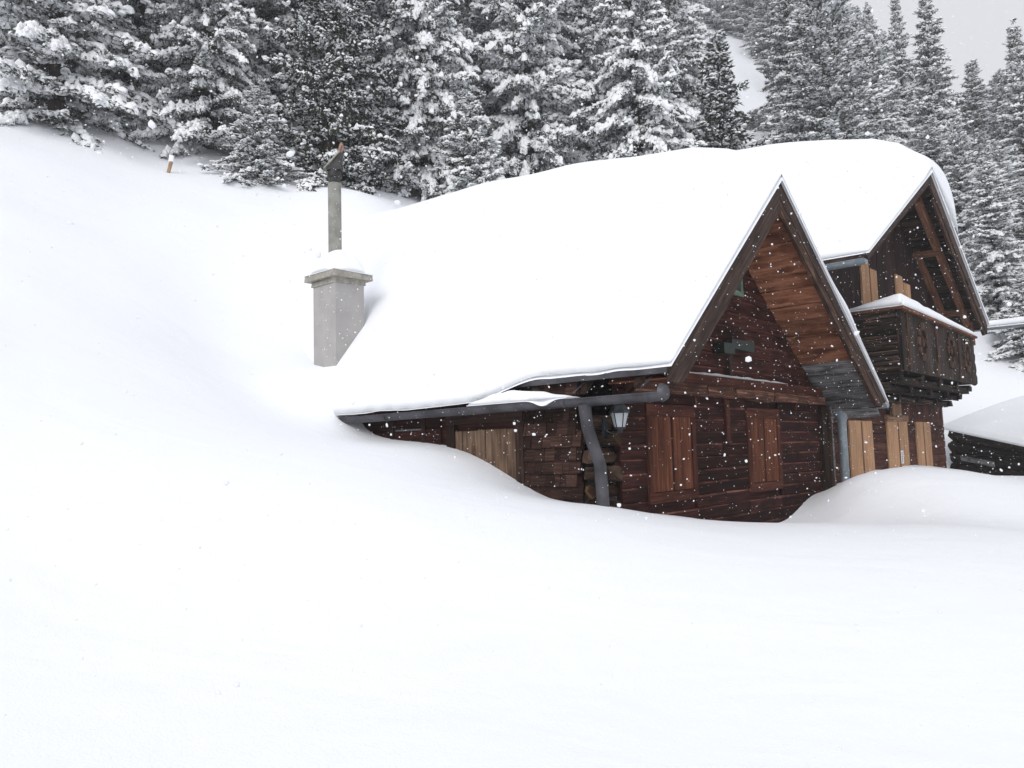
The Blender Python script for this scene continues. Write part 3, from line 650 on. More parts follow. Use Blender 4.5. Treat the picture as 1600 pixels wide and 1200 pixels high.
# end wall of stacked half-round logs
mb = hb(); z = ZB+.0
while z < ZT-.06:
    hh = .105; mb.prism([(0, 0, 0), (-.035, 0, .012), (-.05, 0, hh*.5), (-.03, 0, hh*.93), (.05, 0, hh*.95), (.05, 0, 0)], (BA0, 0.0, z), (BA0, BB+.055, z), 0, .008); z += hh+.004
mb.build("end_panel", M['black'], bal)
mb = hb(); mb.box(BA0-.02, BA0+.10, BB-.03, BB+.055, ZB-.02, ZT, 2); mb.build("corner_post", M['black'], bal)
mb = hb(); mb.box(BA0-.08, BA1+.06, BB-.10, BB+.16, ZT, ZT+.055, 0, 0, .006); mb.box(BA0-.085, BA0+.16, BB+.165, .0, ZT+.002, ZT+.057, 1, 0, .006); mb.build("handrail", M['rafter'], bal)
def rosette(a, z, ra, rz):
    mb = hb(); nP = 10
    for k in range(nP):
        t = k*2*math.pi/nP; c = (a+ra*math.cos(t), z+rz*math.sin(t))
        o_ = [(c[0]+.09*math.cos(q), c[1]+.10*math.sin(q)) for q in np.linspace(0, 2*math.pi, 9)[:-1]]
        mb.poly(o_, 'b', BB-.045, BB-.002, 0, (math.cos(t), math.sin(t)))
    mb.poly([(a+.10*math.cos(q), z+.12*math.sin(q)) for q in np.linspace(0, 2*math.pi, 9)[:-1]], 'b', BB-.04, BB-.002)
    return mb.build("rosette", M['trim'], bal)
zc = (ZT+ZB)/2+.08
for a, ra in ((11.0, .30), (13.6, .30), (15.35, .33)): rosette(a, zc, ra, .36)
def turned(a):
    prof = [(0, .05), (.08, .10), (.18, .11), (.26, .06), (.32, .09), (.5, .13), (.62, .08), (.7, .06), (.78, .11), (.9, .1), (1.0, .05)]
    hgt = ZT-ZB-.04
    pts = [(a+w, ZB+.02+t*hgt) for t, w in prof]+[(a-w*.7, ZB+.02+t*hgt) for t, w in prof[::-1]]
    mb = hb(); mb.poly(pts, 'b', BB-.04, BB-.002, 0, (0, 1)); mb.build("baluster", M['trim'], bal)
for a in (9.85, 12.25, 14.45): turned(a)
# stepped log corbels underneath
for a in (9.55, 11.2, 12.85, 14.5, 15.95):
    mb = hb()
    for k, (z0, z1, y) in enumerate(((1.28, 1.46, -.98), (1.09, 1.27, -.74), (.92, 1.08, -.48))):
        mb.beam((a, y, (z0+z1)/2), (a, 0, (z0+z1)/2), (.26, 0, 0), (0, 0, z1-z0), 0, .01)
    mb.build("corbel", M['black'], bal)
mb = hb()
for y, z in ((-.86, 1.30), (-.60, 1.12), (-.34, .96)): mb.beam((BA0+.05, y, z), (BA1-.35, y, z), (0, .14, 0), (0, 0, .14), 0, .01)
mb.build("floor_joist", M['black'], bal)

# ------------------------------------------------------------------ snow lying on the roofs and ledges (house frame)
def round_ridge(a, z, c, sig, am):
    h = a[1]-a[0]; k = int(2.5*sig/h); w = np.exp(-.5*(np.arange(-k, k+1)*h/sig)**2); w /= w.sum()
    zs = np.convolve(np.pad(z, k, mode='edge'), w, 'valid'); m_ = am*np.exp(-((a-c)/(sig*2.2))**4)
    return z*(1-m_)+zs*m_
def hsnow(name, P, S, label, m_='snow_roof', cat="snow", grp=None):
    o = link(name, grid_mesh(name, P, M[m_], S)); o.location = (CORNER[0], CORNER[1], 0); o.rotation_euler = (0, 0, YAW)
    return tag(o, label, cat, grp)
bs = np.concatenate([np.linspace(-1.06, 0.5, 40), np.linspace(0.55, 9.2, 100)])
TRB = [-1.06, -1.0, -.9, -.6, -.24, .32, 1.42, 2.8, 4.4, 6.2, 7.9, 9.2]; TRV = [.06, .17, .29, .52, .70, .90, 1.06, 1.27, 1.43, 1.56, 1.62, 1.62]
ts = np.linspace(0, 1, 150)
P = np.zeros((len(bs), len(ts), 3)); S = np.zeros_like(P)
for i, b in enumerate(bs):
    drop = smooth01((b-.95)/1.0)                    # past this the snow has slid down on to the gutter
    el = LE-.02-.30*drop+.02*vnoise(np.array([b*3.1]), np.array([.5]), 2)[0]
    a = el+(RE+.06-el)*ts
    Tr = np.interp(b, TRB, TRV)
    s = np.clip((a-el)/(RA-el), 0, 1); q = np.clip((a-RA)/(RE-RA), 0, 1)
    g = np.where(a < RA, .16+.84*s**.72, .10+.90*np.exp(-(q*(RE-RA)/1.25)**2))
    g = np.where(a < RA, g, g+.035*np.exp(-((a-6.4)/.55)**2)*2)
    dl = (a-el); e = np.sqrt(np.clip(1-(1-np.clip(dl/.30, 0, 1))**2, 0, 1)); dr = RE+.06-a; e2 = np.sqrt(np.clip(1-(1-np.clip(dr/.15, 0, 1))**2, 0, 1))
    T = Tr*g*e*e2*(1+.05*vnoise(a*1.1, np.full_like(a, b*.8), 11))+.012
    k = min(1, Tr/.6)*.42
    rs = np.where(a < LE, LZ-(LE-a)*1.0, roof_f(a))
    rr = rs+.01
    fr = math.sqrt(max(0, 1-(1-min(1, (b+1.06)/.16))**2)); T = np.where(a > RA+.15, np.maximum(T, (.24+.20*np.exp(-((a-6.35)/.5)**2)+.04*np.exp(-((a-7.3)/.4)**2))*e2*fr+.012), T)
    zt_ = rr+T; am = smooth01((Tr-.1)/.6); zt_ = round_ridge(a, zt_, RA, .55, am); zt_ = zt_+.38*am*np.exp(-((a-RA)/1.4)**2)
    P[i] = np.stack([a, np.full_like(a, b), zt_], -1); S[i] = np.stack([a, np.full_like(a, b), rr-.03*(1-drop*(a < LE))], -1)
hsnow("roof_snow", P, S, "deep smooth snow blanket on the smaller chalet's roof, around the chimney")
# big roof: the right side follows a cross-section with a rounded, overhanging lip
bs = np.concatenate([np.linspace(-1.08, .6, 44), np.linspace(.66, 8.6, 70)])
corn = np.array([onb(x, y, -1.0) for x, y in ((1450, 247), (1458, 249), (1466, 253), (1474, 259), (1480, 266), (1484, 274), (1485, 282), (1482.5, 291), (1477.5, 299), (1474, 306))])[:, [0, 2]]
foot = corn[-1]; c0z = corn[0][1]
q = np.concatenate([[0], np.cumsum(np.hypot(*np.diff(corn, axis=0).T))]); tq = np.linspace(0, q[-1], 70)
CAr = np.interp(tq, q, corn[:, 0]); CZr = np.interp(tq, q, corn[:, 1])
for _ in range(12): CAr[1:-1] = (CAr[:-2]+2*CAr[1:-1]+CAr[2:])/4; CZr[1:-1] = (CZr[:-2]+2*CZr[1:-1]+CZr[2:])/4
tsl = np.linspace(0, 1, 130)**.9; tsr = np.linspace(0, 1, 90)[1:]
NP_ = len(tsl)+len(CAr)-1+len(tsr); P = np.zeros((len(bs), NP_, 3)); S = np.zeros_like(P)
for i, b in enumerate(bs):
    el = L2E-.03+.02*vnoise(np.array([b*2.3]), np.array([.5]), 8)[0]; a = el+(R2A-el)*tsl
    kb = [-1.08, -.9, -.3, .285, 1.41, 3, 4.15, 8.6]
    TL = np.interp(b, kb, [.05, .3, .85, 1.12, 1.45, 1.8, 1.93, 2.0]); ridge = np.interp(b, kb, [.10, c0z-R2Z, .95, 1.22, 1.55, 1.9, 2.03, 2.1])
    s = np.clip((a-el)/(R2A-el), 0, 1); e = np.sqrt(np.clip(1-(1-np.clip((a-el)/.35, 0, 1))**2, 0, 1))
    TLn = TL*(.20+.80*s**.8); w = smooth01((s-.86)/.14); TLn = TLn*(1-w)+ridge*w
    zl = roof_b(a)+.02+TLn*e*(1+.04*vnoise(a*.9, np.full_like(a, b*.9), 21))
    sc_ = 1-.30*smooth01((b+.8)/1.2); fr = math.sqrt(max(0, 1-(1-min(1, (b+1.08)/.34))**2))
    ar = R2A+(CAr-R2A)*1.06*sc_; gr = (CZr-roof_b(CAr))*1.13; gr = gr*(.12+.88*fr)+(ridge-np.interp(-.9, kb, [.10, c0z-R2Z, .88, 1.12, 1.45, 1.8, 1.93, 2.0]))*np.clip(1-(CAr-R2A)/(CAr.max()-R2A), 0, 1)*(b > -.9)
    zr = roof_b(ar)+gr+.02
    af = ar[-1]; a3 = af+(R2E+.08-af)*tsr; z3 = roof_b(a3)+.02+(gr[-1]*np.exp(-((a3-af)/.14)**2)+.06*(1-np.exp(-((a3-af)/.14)**2)))*np.sqrt(np.clip(1-(1-np.clip((R2E+.08-a3)/.15, 0, 1))**2, 0, 1))
    A_ = np.concatenate([a, ar[1:], a3]); Z_ = np.concatenate([zl, zr[1:], z3])
    am = float(smooth01((b+1)/.5))
    m_ = slice(len(tsl)-40, len(tsl)+30); zz = Z_.copy()
    for _ in range(60): zz[1:-1] = (zz[:-2]+2*zz[1:-1]+zz[2:])/4
    wgt = np.zeros(NP_); wgt[m_] = np.sin(np.linspace(0, math.pi, 70))**.5; Z_ = Z_*(1-wgt*am)+zz*wgt*am
    P[i] = np.stack([A_, np.full_like(A_, b), Z_], -1)
    As = np.concatenate([a, np.minimum(ar[1:], af), a3]); S[i] = np.stack([As, np.full_like(As, b), roof_b(As)-.02], -1)
hsnow("roof_snow", P, S, "thick overhanging snow cap on the larger chalet's roof")
def mound(name, a0, a1, b0, b1, zb, hfun, label, na=50, nb=20, under=.03, m_='snow', cat="snow", zfun=None):
    U_, V_ = np.meshgrid(np.linspace(0, 1, na), np.linspace(0, 1, nb), indexing='ij')
    A_ = a0+(a1-a0)*U_; B__ = b0+(b1-b0)*V_; H_ = hfun(U_, V_); zb_ = zb if zfun is None else zfun(U_, V_)
    P = np.stack([A_, B__, zb_+H_], -1); S = np.stack([A_, B__, zb_-(under(U_, V_) if callable(under) else under)+0*H_], -1)
    return hsnow(name, P, S, label, m_, cat)
def edge(U_, V_, wu, wv):
    d = np.clip(np.minimum(U_, 1-U_)/wu, 0, 1); c = np.clip(np.minimum(V_, 1-V_)/wv, 0, 1)
    return np.sqrt(1-(1-d)**2)*np.sqrt(1-(1-c)**2)
mound("chimney_snow", -.12, .73, 5.37, 6.27, 3.24, lambda u, v: .44*np.clip(1-(np.abs(2*u-1)**3+np.abs(2*v-1)**3)**(2.4/3), 0, 1)**.8*(1+.12*vnoise(u*4, v*4, 41))+.01, "piled snow cap on the chimney slab around the flue", 30, 30, .005)
mound("balcony_snow", BA0-.07, BA1+.05, BB-.09, BB+.15, ZT+.057, lambda u, v: (.02+(.30-.18*u)*edge(u, v, .03, .5))*smooth01(u/.06+.25)*(1+.08*vnoise(u*14, v*2, 4)), "strip of snow along the front handrail of the black balcony", 80, 14, .002)
mound("balcony_snow", BA0-.08, BA0+.17, BB-.08, -.02, ZT+.06, lambda u, v: .02+.27*edge(u, v, .5, .06)*(1-.8*v)*(1+.08*vnoise(u*3, v*6, 5)), "snow on the short end rail of the black balcony beside the gable", 14, 40, .002)
mound("ledge_snow", 1.2, 5.6, -.135, -.035, 1.071, lambda u, v: .004+.03*edge(u, v, .2, .5)*(1+.5*vnoise(u*20, v, 9)), "thin line of snow on the beam above the red-brown shutters", 60, 6, .0)
bq = ona(779, 612, -.3)[1]; br = ona(893, 630, -.3)[1]
mound("gutter_snow", -.415, -.06, br, bq+.5, .66, lambda u, v: .004+(.06+.13*v)*edge(u, v, .5, .3)*(1+.45*vnoise(u*3, v*7, 12)), "lump of snow lying in the dark gutter under the side eave", 16, 60, lambda u, v: .008+.075*np.exp(-((v-.22)/.09)**2)*(u < .35))
mound("gutter_snow", 7.98, 8.14, -1.02, -.05, .70, lambda u, v: .02+.07*edge(u, v, .5, .12)*(1+.3*vnoise(u*3, v*5, 13)), "thin snow in the zinc gutter between the two chalets", 10, 30, .02)
mound("gutter_snow", 18.64, 18.90, -3.0, -.7, 3.30, lambda u, v: .03+.18*edge(u, v, .5, .03)*(1+.1*vnoise(u*3, v*6, 14)), "snow ridge on the gutter reaching out right of the larger chalet", 10, 50, .02)

# ------------------------------------------------------------------ low log shed at the right
s0 = ond(1493, 700, 27.0); s1 = ond(1640, 724, 22.5)
sdv = (s1-s0); Lsh = float(np.hypot(sdv[0], sdv[1])); ang = math.atan2(sdv[1], sdv[0])
shed = empty("log_shed", (s0[0], s0[1], s0[2]-1.0), ang, label="low dark log shed under deep snow right of the larger chalet", cat="shed")
tilt = (ond(1640, 742, 22.5)[2]-ond(1493, 728, 27)[2])/Lsh
zt0 = ond(1493, 672, 27)[2]-(s0[2]-1.0); zt1 = ond(1640, 703, 22.5)[2]-(s0[2]-1.0)
mb = MB(); nlog = 6
for k in range(nlog):
    f0, f1 = k/nlog, (k+1)/nlog; za, zb_ = -.6+(zt0+.6)*(f0+f1)/2, -.6+(zt1+.6)*(f0+f1)/2; hh = (zt0+.6)/nlog*.98
    sec = [(0, -hh*.45*math.cos(t)*.8, hh*.5*math.sin(t)) for t in np.linspace(0, 2*math.pi, 9)[:-1]]
    mb.prism(sec, (-.12-random.random()*.15, 0, za), (Lsh+1, 0, zb_), 0, .02)
    sec = [(hh*.45*math.cos(t)*.8, 0, hh*.5*math.sin(t)) for t in np.linspace(0, 2*math.pi, 9)[:-1]]
    mb.prism(sec, (.12, -.12, za+hh*.4), (.12, 3.5, za+hh*.4), 0, .02)
mb.build("log_wall", M['black'], shed)
mb = MB(); x = -.35
while x < Lsh+1:
    w = random.uniform(.2, .38); t = x/Lsh; zz = zt0+(zt1-zt0)*t
    mb.beam((x+w/2, -.28+random.uniform(-.05, .03), zz+.01), (x+w/2, 3.6, zz+.9), (w-.01, 0, (zt1-zt0)/Lsh*w), (0, 0, .04), 0, .008); x += w
mb.build("roof", M['black'], shed)
mb = MB(); mb.beam((Lsh*.14, -.2, zt0*.42), (Lsh*.52, -.2, zt0*.30), (0, .05, 0), (0, 0, .16), 0, .01); mb.build("grey_plank", M['grey'], shed)
U_, V_ = np.meshgrid(np.linspace(0, 1, 70), np.linspace(0, 1, 50), indexing='ij')
xx = -.5+(Lsh+1.5)*U_; yy = -.36+4.2*V_; zb0 = zt0+(zt1-zt0)*xx/Lsh+.05+.235*np.maximum(yy, 0)
hh = (.45*np.sqrt(1-(1-np.clip(V_/.8, 0, 1))**2)*np.sqrt(1-(1-np.clip(U_/.10, 0, 1))**2)+.02)*(1+.05*vnoise(xx*.9, yy*.9, 31))
o = link("shed_snow", grid_mesh("shed_snow", np.stack([xx, yy, zb0+hh], -1), M['snow'], np.stack([xx, yy, zb0-.02], -1)))
o.location = shed.location; o.rotation_euler = (0, 0, ang); tag(o, "deep rounded snow on top of the low log shed", "snow")

# ------------------------------------------------------------------ marker stake at the edge of the wood
k0 = ond(262, 256, 21.6); kz = float(terrain(k0[0], k0[1])[0])
stk = empty("marker_stake", (k0[0], k0[1], kz-.14), 0, label="short leaning orange wooden stake in snow at the wood's edge", cat="stake")
mb = MB(); mb.beam((-.02, 0, 0), (.10, 0, .46), (.075, 0, 0), (0, .07, 0), 0, .005); mb.build("post", M['stake'], stk)
mb = MB(); mb.prism([(.075*math.cos(t), .07*math.sin(t), 0) for t in np.linspace(0, 2*math.pi, 9)[:-1]], (.10, 0, .44), (.12, 0, .62), 0, .008); mb.build("snow_cap", M['snow'], stk, smooth=True)

# ------------------------------------------------------------------ snow-laden conifers
def domes(C, D, ln, wd, ht, r):
    """elongated snow pads: centres C, axes D (unit), lengths, widths, heights"""
    n = len(C); up = np.array([0, 0, 1.0]); X_ = D; Y_ = np.cross(up, X_); Y_ /= np.linalg.norm(Y_, axis=1)[:, None]+1e-9; Z_ = np.cross(X_, Y_)
    th = np.arange(6)*math.pi/3
    ring = lambda s, z: (s*np.cos(th), s*np.sin(th), np.full(6, z))
    loc = np.concatenate([np.stack(ring(1.0, -.55), 1), np.stack(ring(.78, .35), 1), [[0, 0, 1.0]]])
    q = loc[None]*(1+r.normal(0, .17, (n, 13, 1)))
    V = C[:, None]+q[..., :1]*(ln/2)[:, None, None]*X_[:, None]+q[..., 1:2]*(wd/2)[:, None, None]*Y_[:, None]+q[..., 2:]*ht[:, None, None]*Z_[:, None]
    f = []
    for k in range(6):
        j = (k+1) % 6; f += [(k, j, 6+j), (k, 6+j, 6+k), (6+k, 6+j, 12)]
    f = np.array(f); return V.reshape(-1, 3), (f[None]+13*np.arange(n)[:, None, None]).reshape(-1, 3)
def conifer(seed, H, R, load, dark=False, spacing=.36, droop=1.0, twig=1.0, pads=1.0, zmin=.02, power=.85):
    r = np.random.default_rng(seed); FV = []; SC_, SD, SL, SW, SH = [], [], [], [], []
    z = zmin*H
    while z < H*.985:
        f = z/H; nb = int(r.integers(6, 10)); base = r.uniform(0, 6.28)
        for k in range(nb):
            az = base+k*2*math.pi/nb+r.normal(0, .25); L = max(.18, R*(1-f)**power*r.uniform(.55, 1.2))
            s_0 = -.02+.75*f**1.5+r.normal(0, .10); d = (.62-.30*f)*droop*r.uniform(.45, 1.5); u = .22*r.uniform(.4, 1.3)
            t = np.linspace(0, 1, 9); zz = z+r.normal(0, .2)
            hx = np.array([math.cos(az), math.sin(az), 0]); sd_ = np.array([-hx[1], hx[0], 0]); bend = r.normal(0, .12)
            pt = hx[None]*(L*t)[:, None]+sd_[None]*(L*bend*t*t)[:, None]+np.array([0, 0, 1.0])[None]*(zz+L*(s_0*t-d*t*t+u*t**3))[:, None]
            bl = np.clip(load*r.uniform(.35, 1.5), 0, 1.3)
            # twigs
            nt = max(4, int(L/.085)); tt = np.sort(r.uniform(.12, 1.0, nt)); side = np.where(np.arange(nt) % 2 == 0, 1, -1)
            i0 = np.minimum((tt*8).astype(int), 7); fr = tt*8-i0; p = pt[i0]*(1-fr)[:, None]+pt[i0+1]*fr[:, None]; tg = pt[i0+1]-pt[i0]; tg /= np.linalg.norm(tg, axis=1)[:, None]
            tl = np.clip(.42*L*(1.15-tt)*r.uniform(.6, 1.2, nt), .10, .62)*twig
            td = tg*.75+sd_[None]*(side*r.uniform(.4, 1.0, nt))[:, None]+np.array([0, 0, 1.0])[None]*(-.28*droop+r.normal(0, .18, nt)+.25*f)[:, None]; td /= np.linalg.norm(td, axis=1)[:, None]
            m_ = 6
            w = (np.arange(m_)+.5)/m_
            c = (p[:, None]+td[:, None]*(tl[:, None]*w[None])[..., None]).reshape(-1, 3)+r.normal(0, .025, (nt*m_, 3)); ax = np.repeat(td, m_, 0)+r.normal(0, .55, (nt*m_, 3)); ax[:, 2] -= .15*droop; ax /= np.linalg.norm(ax, axis=1)[:, None]
            wv = np.cross(ax, r.normal(0, 1, ax.shape)); wv /= np.linalg.norm(wv, axis=1)[:, None]+1e-9
            ll = r.uniform(.09, .19, len(c))[:, None]; ww = r.uniform(.018, .038, len(c))[:, None]
            FV.append(np.stack([c-ax*ll*.5, c+wv*ww, c+ax*ll*.6, c-wv*ww], 1))
            nf = int(len(c)*.55*min(1, bl+.25)*1.7); 
            if nf:                                        # crumbs of snow caught among the needles
                j = r.integers(0, len(c), nf); fc = c[j]+r.normal(0, .03, (nf, 3)); fc[:, 2] += .02
                SC_.append(fc); fd = ax[j].copy(); fd[:, 2] *= .4; fd /= np.linalg.norm(fd, axis=1)[:, None]; SD.append(fd); SL.append(r.uniform(.06, .15, nf)); SW.append(r.uniform(.03, .075, nf)); SH.append(r.uniform(.015, .04, nf))
            # spine needles, hanging
            ns = max(5, int(L/.05)); ti = r.uniform(.05, 1, ns); i1 = np.minimum((ti*8).astype(int), 7); c = pt[i1]+(pt[i1+1]-pt[i1])*((ti*8-i1))[:, None]
            ax = r.normal(0, .6, (ns, 3)); ax[:, 2] -= .9; ax /= np.linalg.norm(ax, axis=1)[:, None]; wv = np.cross(ax, r.normal(0, 1, ax.shape)); wv /= np.linalg.norm(wv, axis=1)[:, None]+1e-9
            ll = r.uniform(.12, .26, ns)[:, None]; FV.append(np.stack([c, c+ax*ll*.5+wv*.03, c+ax*ll, c+ax*ll*.5-wv*.03], 1))
            # snow pads on twigs
            cl_ = .5+.5*np.sin(tt*9+r.uniform(0, 6.28))
            keep = r.uniform(0, 1, nt) < bl*(.35+.65*cl_)
            if keep.any():
                q = p[keep]+td[keep]*(tl[keep]*r.uniform(.3, .65, keep.sum()))[:, None]; q[:, 2] += .025
                SC_.append(q); SD.append(td[keep]); SL.append(np.minimum(tl[keep]*r.uniform(.5, 1.0, keep.sum()), .34)); SW.append(r.uniform(.06, .17, keep.sum())*pads); SH.append(r.uniform(.04, .095, keep.sum())*pads)
            # heavier ridge on the limb
            nr_ = int(L/.07*bl)
            if nr_ > 0:
                tr = np.clip(r.normal(.66, .25, nr_), .1, 1.0); i1 = np.minimum((tr*8).astype(int), 7); c = pt[i1]+(pt[i1+1]-pt[i1])*((tr*8-i1))[:, None]; dd = pt[i1+1]-pt[i1]; dd /= np.linalg.norm(dd, axis=1)[:, None]
                c[:, 2] += .04; c += r.normal(0, .05, c.shape); SC_.append(c); SD.append(dd); SL.append(r.uniform(.10, .30, nr_)*pads); SW.append(r.uniform(.06, .16, nr_)*pads); SH.append(r.uniform(.035, .09, nr_)*pads)
        z += .86*spacing*(1.15-.5*f)*r.uniform(.75, 1.25)
    FV = np.concatenate(FV).reshape(-1, 3); FQ = np.arange(len(FV)).reshape(-1, 4)
    crown = np_mesh("crown", FV, FQ, M['needle_dark' if dark else 'needle'], False)
    v, f_ = domes(np.concatenate(SC_), np.concatenate(SD), np.concatenate(SL), np.concatenate(SW), np.concatenate(SH), r)
    snow = np_mesh("snow_load", v, f_, M['snow_tree'])
    mb = MB(); pth = [(.05*math.sin(q*2.1)*H*.1, .05*math.cos(q*1.7)*H*.1-.05*H*.1, q*H) for q in np.linspace(-.04, .99, 9)]
    mb.tube(pth, [H*.0155*(1-q)+.012 for q in np.linspace(0, 1, 9)], 9)
    # limbs
    tr_ = mb.build("trunk", M['bark'], None, smooth=True); trunk = tr_.data; bpy.data.objects.remove(tr_)
    return dict(H=H, R=R, trunk=trunk, crown=crown, snow=snow)
PROTO = {
 'a': conifer(11, 15, 2.9, 1.05, pads=1.3),
 'b': conifer(12, 15, 2.5, .9, droop=1.15, pads=1.0),
 'c': conifer(13, 13, 2.3, .32, True, spacing=.33, droop=.7, pads=.9),
 'd': conifer(14, 6.5, 1.9, 1.1, pads=1.1, spacing=.30),
 'e': conifer(15, 15, 1.8, 1.15, droop=1.25, spacing=.38, pads=1.1),
 'f': conifer(16, 15, 2.8, 1.05, droop=1.35, pads=1.3),
 'g': conifer(17, 7.0, 1.7, .40, True, spacing=.30, droop=.5, pads=.8),
 'h': conifer(18, 15, 3.0, 1.0, droop=.95, spacing=.42, pads=1.65, twig=1.2, power=.65),
 'i': conifer(19, 15, 2.7, 1.05, droop=.8, spacing=.34, pads=1.1, power=.6),
}
def tree(px, D, topy, R_, pk, label, group=None, H=None, rot=None, cat="conifer"):
    pr = PROTO[pk]; g = ond(px, 300, D); x, y = g[0], g[1]; zb = float(terrain(x, y)[0])-.55
    if H is None:
        # trunk's top at the photo's height: solve along the vertical
        lo, hi = .5, 60.0
        for _ in range(40):
            md = (lo+hi)/2; c = np.array([x, y, zb+md]); yy_ = 600-F_PX*(c@_U)/(c@_F)
            lo, hi = (md, hi) if yy_ > topy else (lo, md)
        H = lo
    t = empty("conifer", (x, y, zb), random.uniform(0, 6.28) if rot is None else rot, label=label, cat=cat, group=group)
    t.scale = (R_/pr['R'], R_/pr['R'], H/pr['H'])
    for nm in ('trunk', 'crown', 'snow'):
        o = link(nm if nm != 'snow' else 'snow_load', pr[nm], t)
        if nm == 'snow': o['kind'] = 'stuff'
    return t
FG = "big snowy conifers along the edge of the wood"
for a in [
 (85, 22.8, None, 3.4, 'h', "broad conifer with heavy snow pads at the photo's far left edge of the wood", 14),
 (-60, 24, None, 2.8, 'f', "heavily loaded conifer cut off by the left edge of the photo", 14),
 (215, 27, None, 2.3, 'b', "darker narrow conifer just behind the orange stake", 15),
 (325, 25, None, 2.5, 'a', "tall snowy conifer directly right of the orange stake", 14.5),
 (405, 23.2, 140, 1.7, 'd', "small bushy snow-covered conifer in front of the wood, left of the chimney flue", None),
 (515, 25, None, 2.7, 'c', "dark dense pine with little snow rising right behind the chimney flue", 14),
 (668, 28, None, 2.7, 'f', "tall drooping snowy conifer right of the dark pine behind the flue", 16),
 (735, 26.5, 150, 2.0, 'd', "low round snowy conifer peeping over the small chalet's roof snow", None),
 (830, 31, None, 3.0, 'h', "conifer with bare dark lower trunk showing above the small chalet's roof", 17),
 (1000, 30, None, 3.1, 'f', "big conifer with long drooping white boughs above the smaller roof's crest", 17),
 (930, 36, None, 2.3, 'e', "slender conifer left of the big drooping one, beside the bright snow gap", 17),
 (1132, 33, 68, 3.3, 'g', "dark slim young pine with pointed top beside the snowy clearing", None),
 (1062, 36, None, 2.2, 'b', "snowy conifer standing just left of the dark slim young pine", 16),
 (1183, 46, 176, 1.6, 'd', "small rounded snowy conifer low in the snowy clearing above the roofs", None),
 (1300, 37, -30, 3.9, 'i', "large spreading conifer right behind the larger chalet's roof ridge", None),
 (1245, 42, -60, 2.4, 'b', "tall snowy conifer at the right edge of the snowy clearing", None),
 (1375, 44, 12, 2.4, 'a', "snowy conifer between the large spreading one and the thin spire", None),
 (1420, 50, -12, 1.7, 'e', "thin spire-like conifer standing against the grey sky", None),
 (1469, 45, -35, 2.3, 'e', "tall narrow conifer reaching highest against the grey sky", None),
 (1534, 50, 98, 2.4, 'e', "shorter pointed conifer against the sky right of the tall narrow one", None),
 (1500, 40, 175, 2.2, 'a', "snowy conifer right of the larger chalet's overhanging snow cap", None),
 (1606, 46, 40, 2.5, 'e', "conifer cut by the right edge of the photo, top in the sky", None),
 (1545, 36, 235, 2.5, 'f', "near conifer with drooping boughs beside the larger chalet's right barge board", None),
 (1585, 33, 430, 2.0, 'd', "low conifer under the protruding snowy gutter at the right edge", None)]:
    tree(*a[:6], FG, H=a[6])
BGRP = "crowded snowy conifers filling the slope behind the front trees"
for D, step, x0, x1 in ((30, 95, -60, 640), (36, 90, -120, 980), (43, 82, -100, 1050), (52, 80, -90, 1075), (63, 68, -80, 1085), (76, 58, -60, 1115)):
    x = x0+random.uniform(0, 40)
    while x < x1:
        pk = random.choice('abehfaibh'); tree(x, D+random.uniform(-2.5, 2.5), None, PROTO[pk]['R']*random.uniform(.95, 1.25), pk, "snow-laden conifer crowded among others on the slope behind the front trees", BGRP, H=random.uniform(12.5, 17)); x += step*random.uniform(.75, 1.25)
SGRP = "pale conifers stepping down the far slope under the grey sky"
for x, D, ty in ((1130, 72, -40), (1160, 76, -60), (1190, 72, -50), (1222, 66, -60), (1262, 58, -20), (1330, 62, -25), (1355, 52, 10), (1395, 60, 50), (1445, 62, 95), (1440, 52, 110), (1485, 60, 130), (1510, 52, 150), (1555, 62, 140), (1575, 56, 115), (1590, 64, 120), (1630, 60, 90), (1560, 48, 190), (1610, 52, 180), (1600, 40, 300), (1640, 44, 240), (1530, 44, 210), (1460, 42, 190), (1660, 38, 330)):
    pk = random.choice('abefh'); tree(x, D, ty, PROTO[pk]['R']*random.uniform(1.0, 1.3), pk, "pale snowy conifer in the crowd stepping down the far slope under the sky", SGRP)

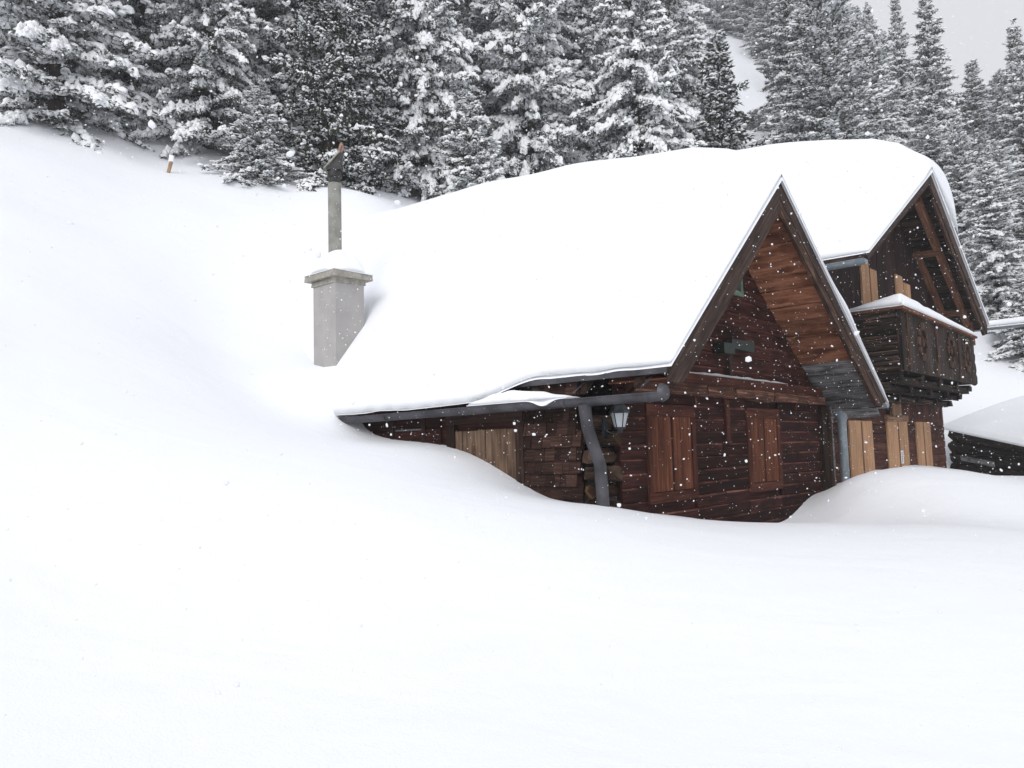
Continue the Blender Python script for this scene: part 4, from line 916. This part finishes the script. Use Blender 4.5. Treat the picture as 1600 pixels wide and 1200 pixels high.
# ------------------------------------------------------------------ falling snow
m, n_, l_, p_ = mat("snowflake"); n_.remove(p_); d_ = n_.new("ShaderNodeBsdfDiffuse"); t_ = n_.new("ShaderNodeBsdfTranslucent"); x_ = n_.new("ShaderNodeMixShader")
d_.inputs[0].default_value = t_.inputs[0].default_value = (.95, .96, .98, 1); x_.inputs[0].default_value = .5
l_.new(d_.outputs[0], x_.inputs[1]); l_.new(t_.outputs[0], x_.inputs[2]); l_.new(x_.outputs[0], n_["Material Output"].inputs["Surface"]); M['flake'] = m
n = 52000; c = np.stack([rng.uniform(-9, 14, n), rng.uniform(.9, 15, n), rng.uniform(-1.7, 7, n)], 1)
c = c[np.linalg.norm(c, axis=1) > 1.9]; n = len(c)
rad = np.clip(np.exp(rng.normal(math.log(.0031), .45, n)), .0018, .0095)
g_ = (1+5**.5)/2; ico = np.array([(-1, g_, 0), (1, g_, 0), (-1, -g_, 0), (1, -g_, 0), (0, -1, g_), (0, 1, g_), (0, -1, -g_), (0, 1, -g_), (g_, 0, -1), (g_, 0, 1), (-g_, 0, -1), (-g_, 0, 1)])/math.sqrt(1+g_*g_)
of = np.array([(0, 11, 5), (0, 5, 1), (0, 1, 7), (0, 7, 10), (0, 10, 11), (1, 5, 9), (5, 11, 4), (11, 10, 2), (10, 7, 6), (7, 1, 8), (3, 9, 4), (3, 4, 2), (3, 2, 6), (3, 6, 8), (3, 8, 9), (4, 9, 5), (2, 4, 11), (6, 2, 10), (8, 6, 7), (9, 8, 1)])
V = c[:, None]+ico[None]*rad[:, None, None]*rng.uniform(.65, 1.35, (n, 12, 1))*rng.uniform(.7, 1.3, (n, 1, 3)); V = V.reshape(-1, 3)
fs = link("falling_snow", np_mesh("falling_snow", V, (of[None]+12*np.arange(n)[:, None, None]).reshape(-1, 3), M['flake']))
tag(fs, "white snowflakes falling through the air in front of the chalets", "snowfall", kind='stuff')

# ------------------------------------------------------------------ the snowy air
HAZE = 0.0024
if HAZE > 0:
    mb = MB(); mb.box(-112, 128, -67, 162, -30, 125)
    m, n_, l_, p_ = mat("snowy_air"); n_.remove(p_); pv = n_.new("ShaderNodeVolumePrincipled"); pv.inputs["Color"].default_value = (.93, .95, 1, 1); pv.inputs["Density"].default_value = HAZE; pv.inputs["Anisotropy"].default_value = .2
    l_.new(pv.outputs[0], n_["Material Output"].inputs["Volume"])
    o = mb.build("haze", m, weld=True); tag(o, "pale snowy air thickening with distance", "haze", kind='stuff')
SC.cycles.volume_bounces = 0
SC.cycles.max_bounces = 10; SC.cycles.diffuse_bounces = 8
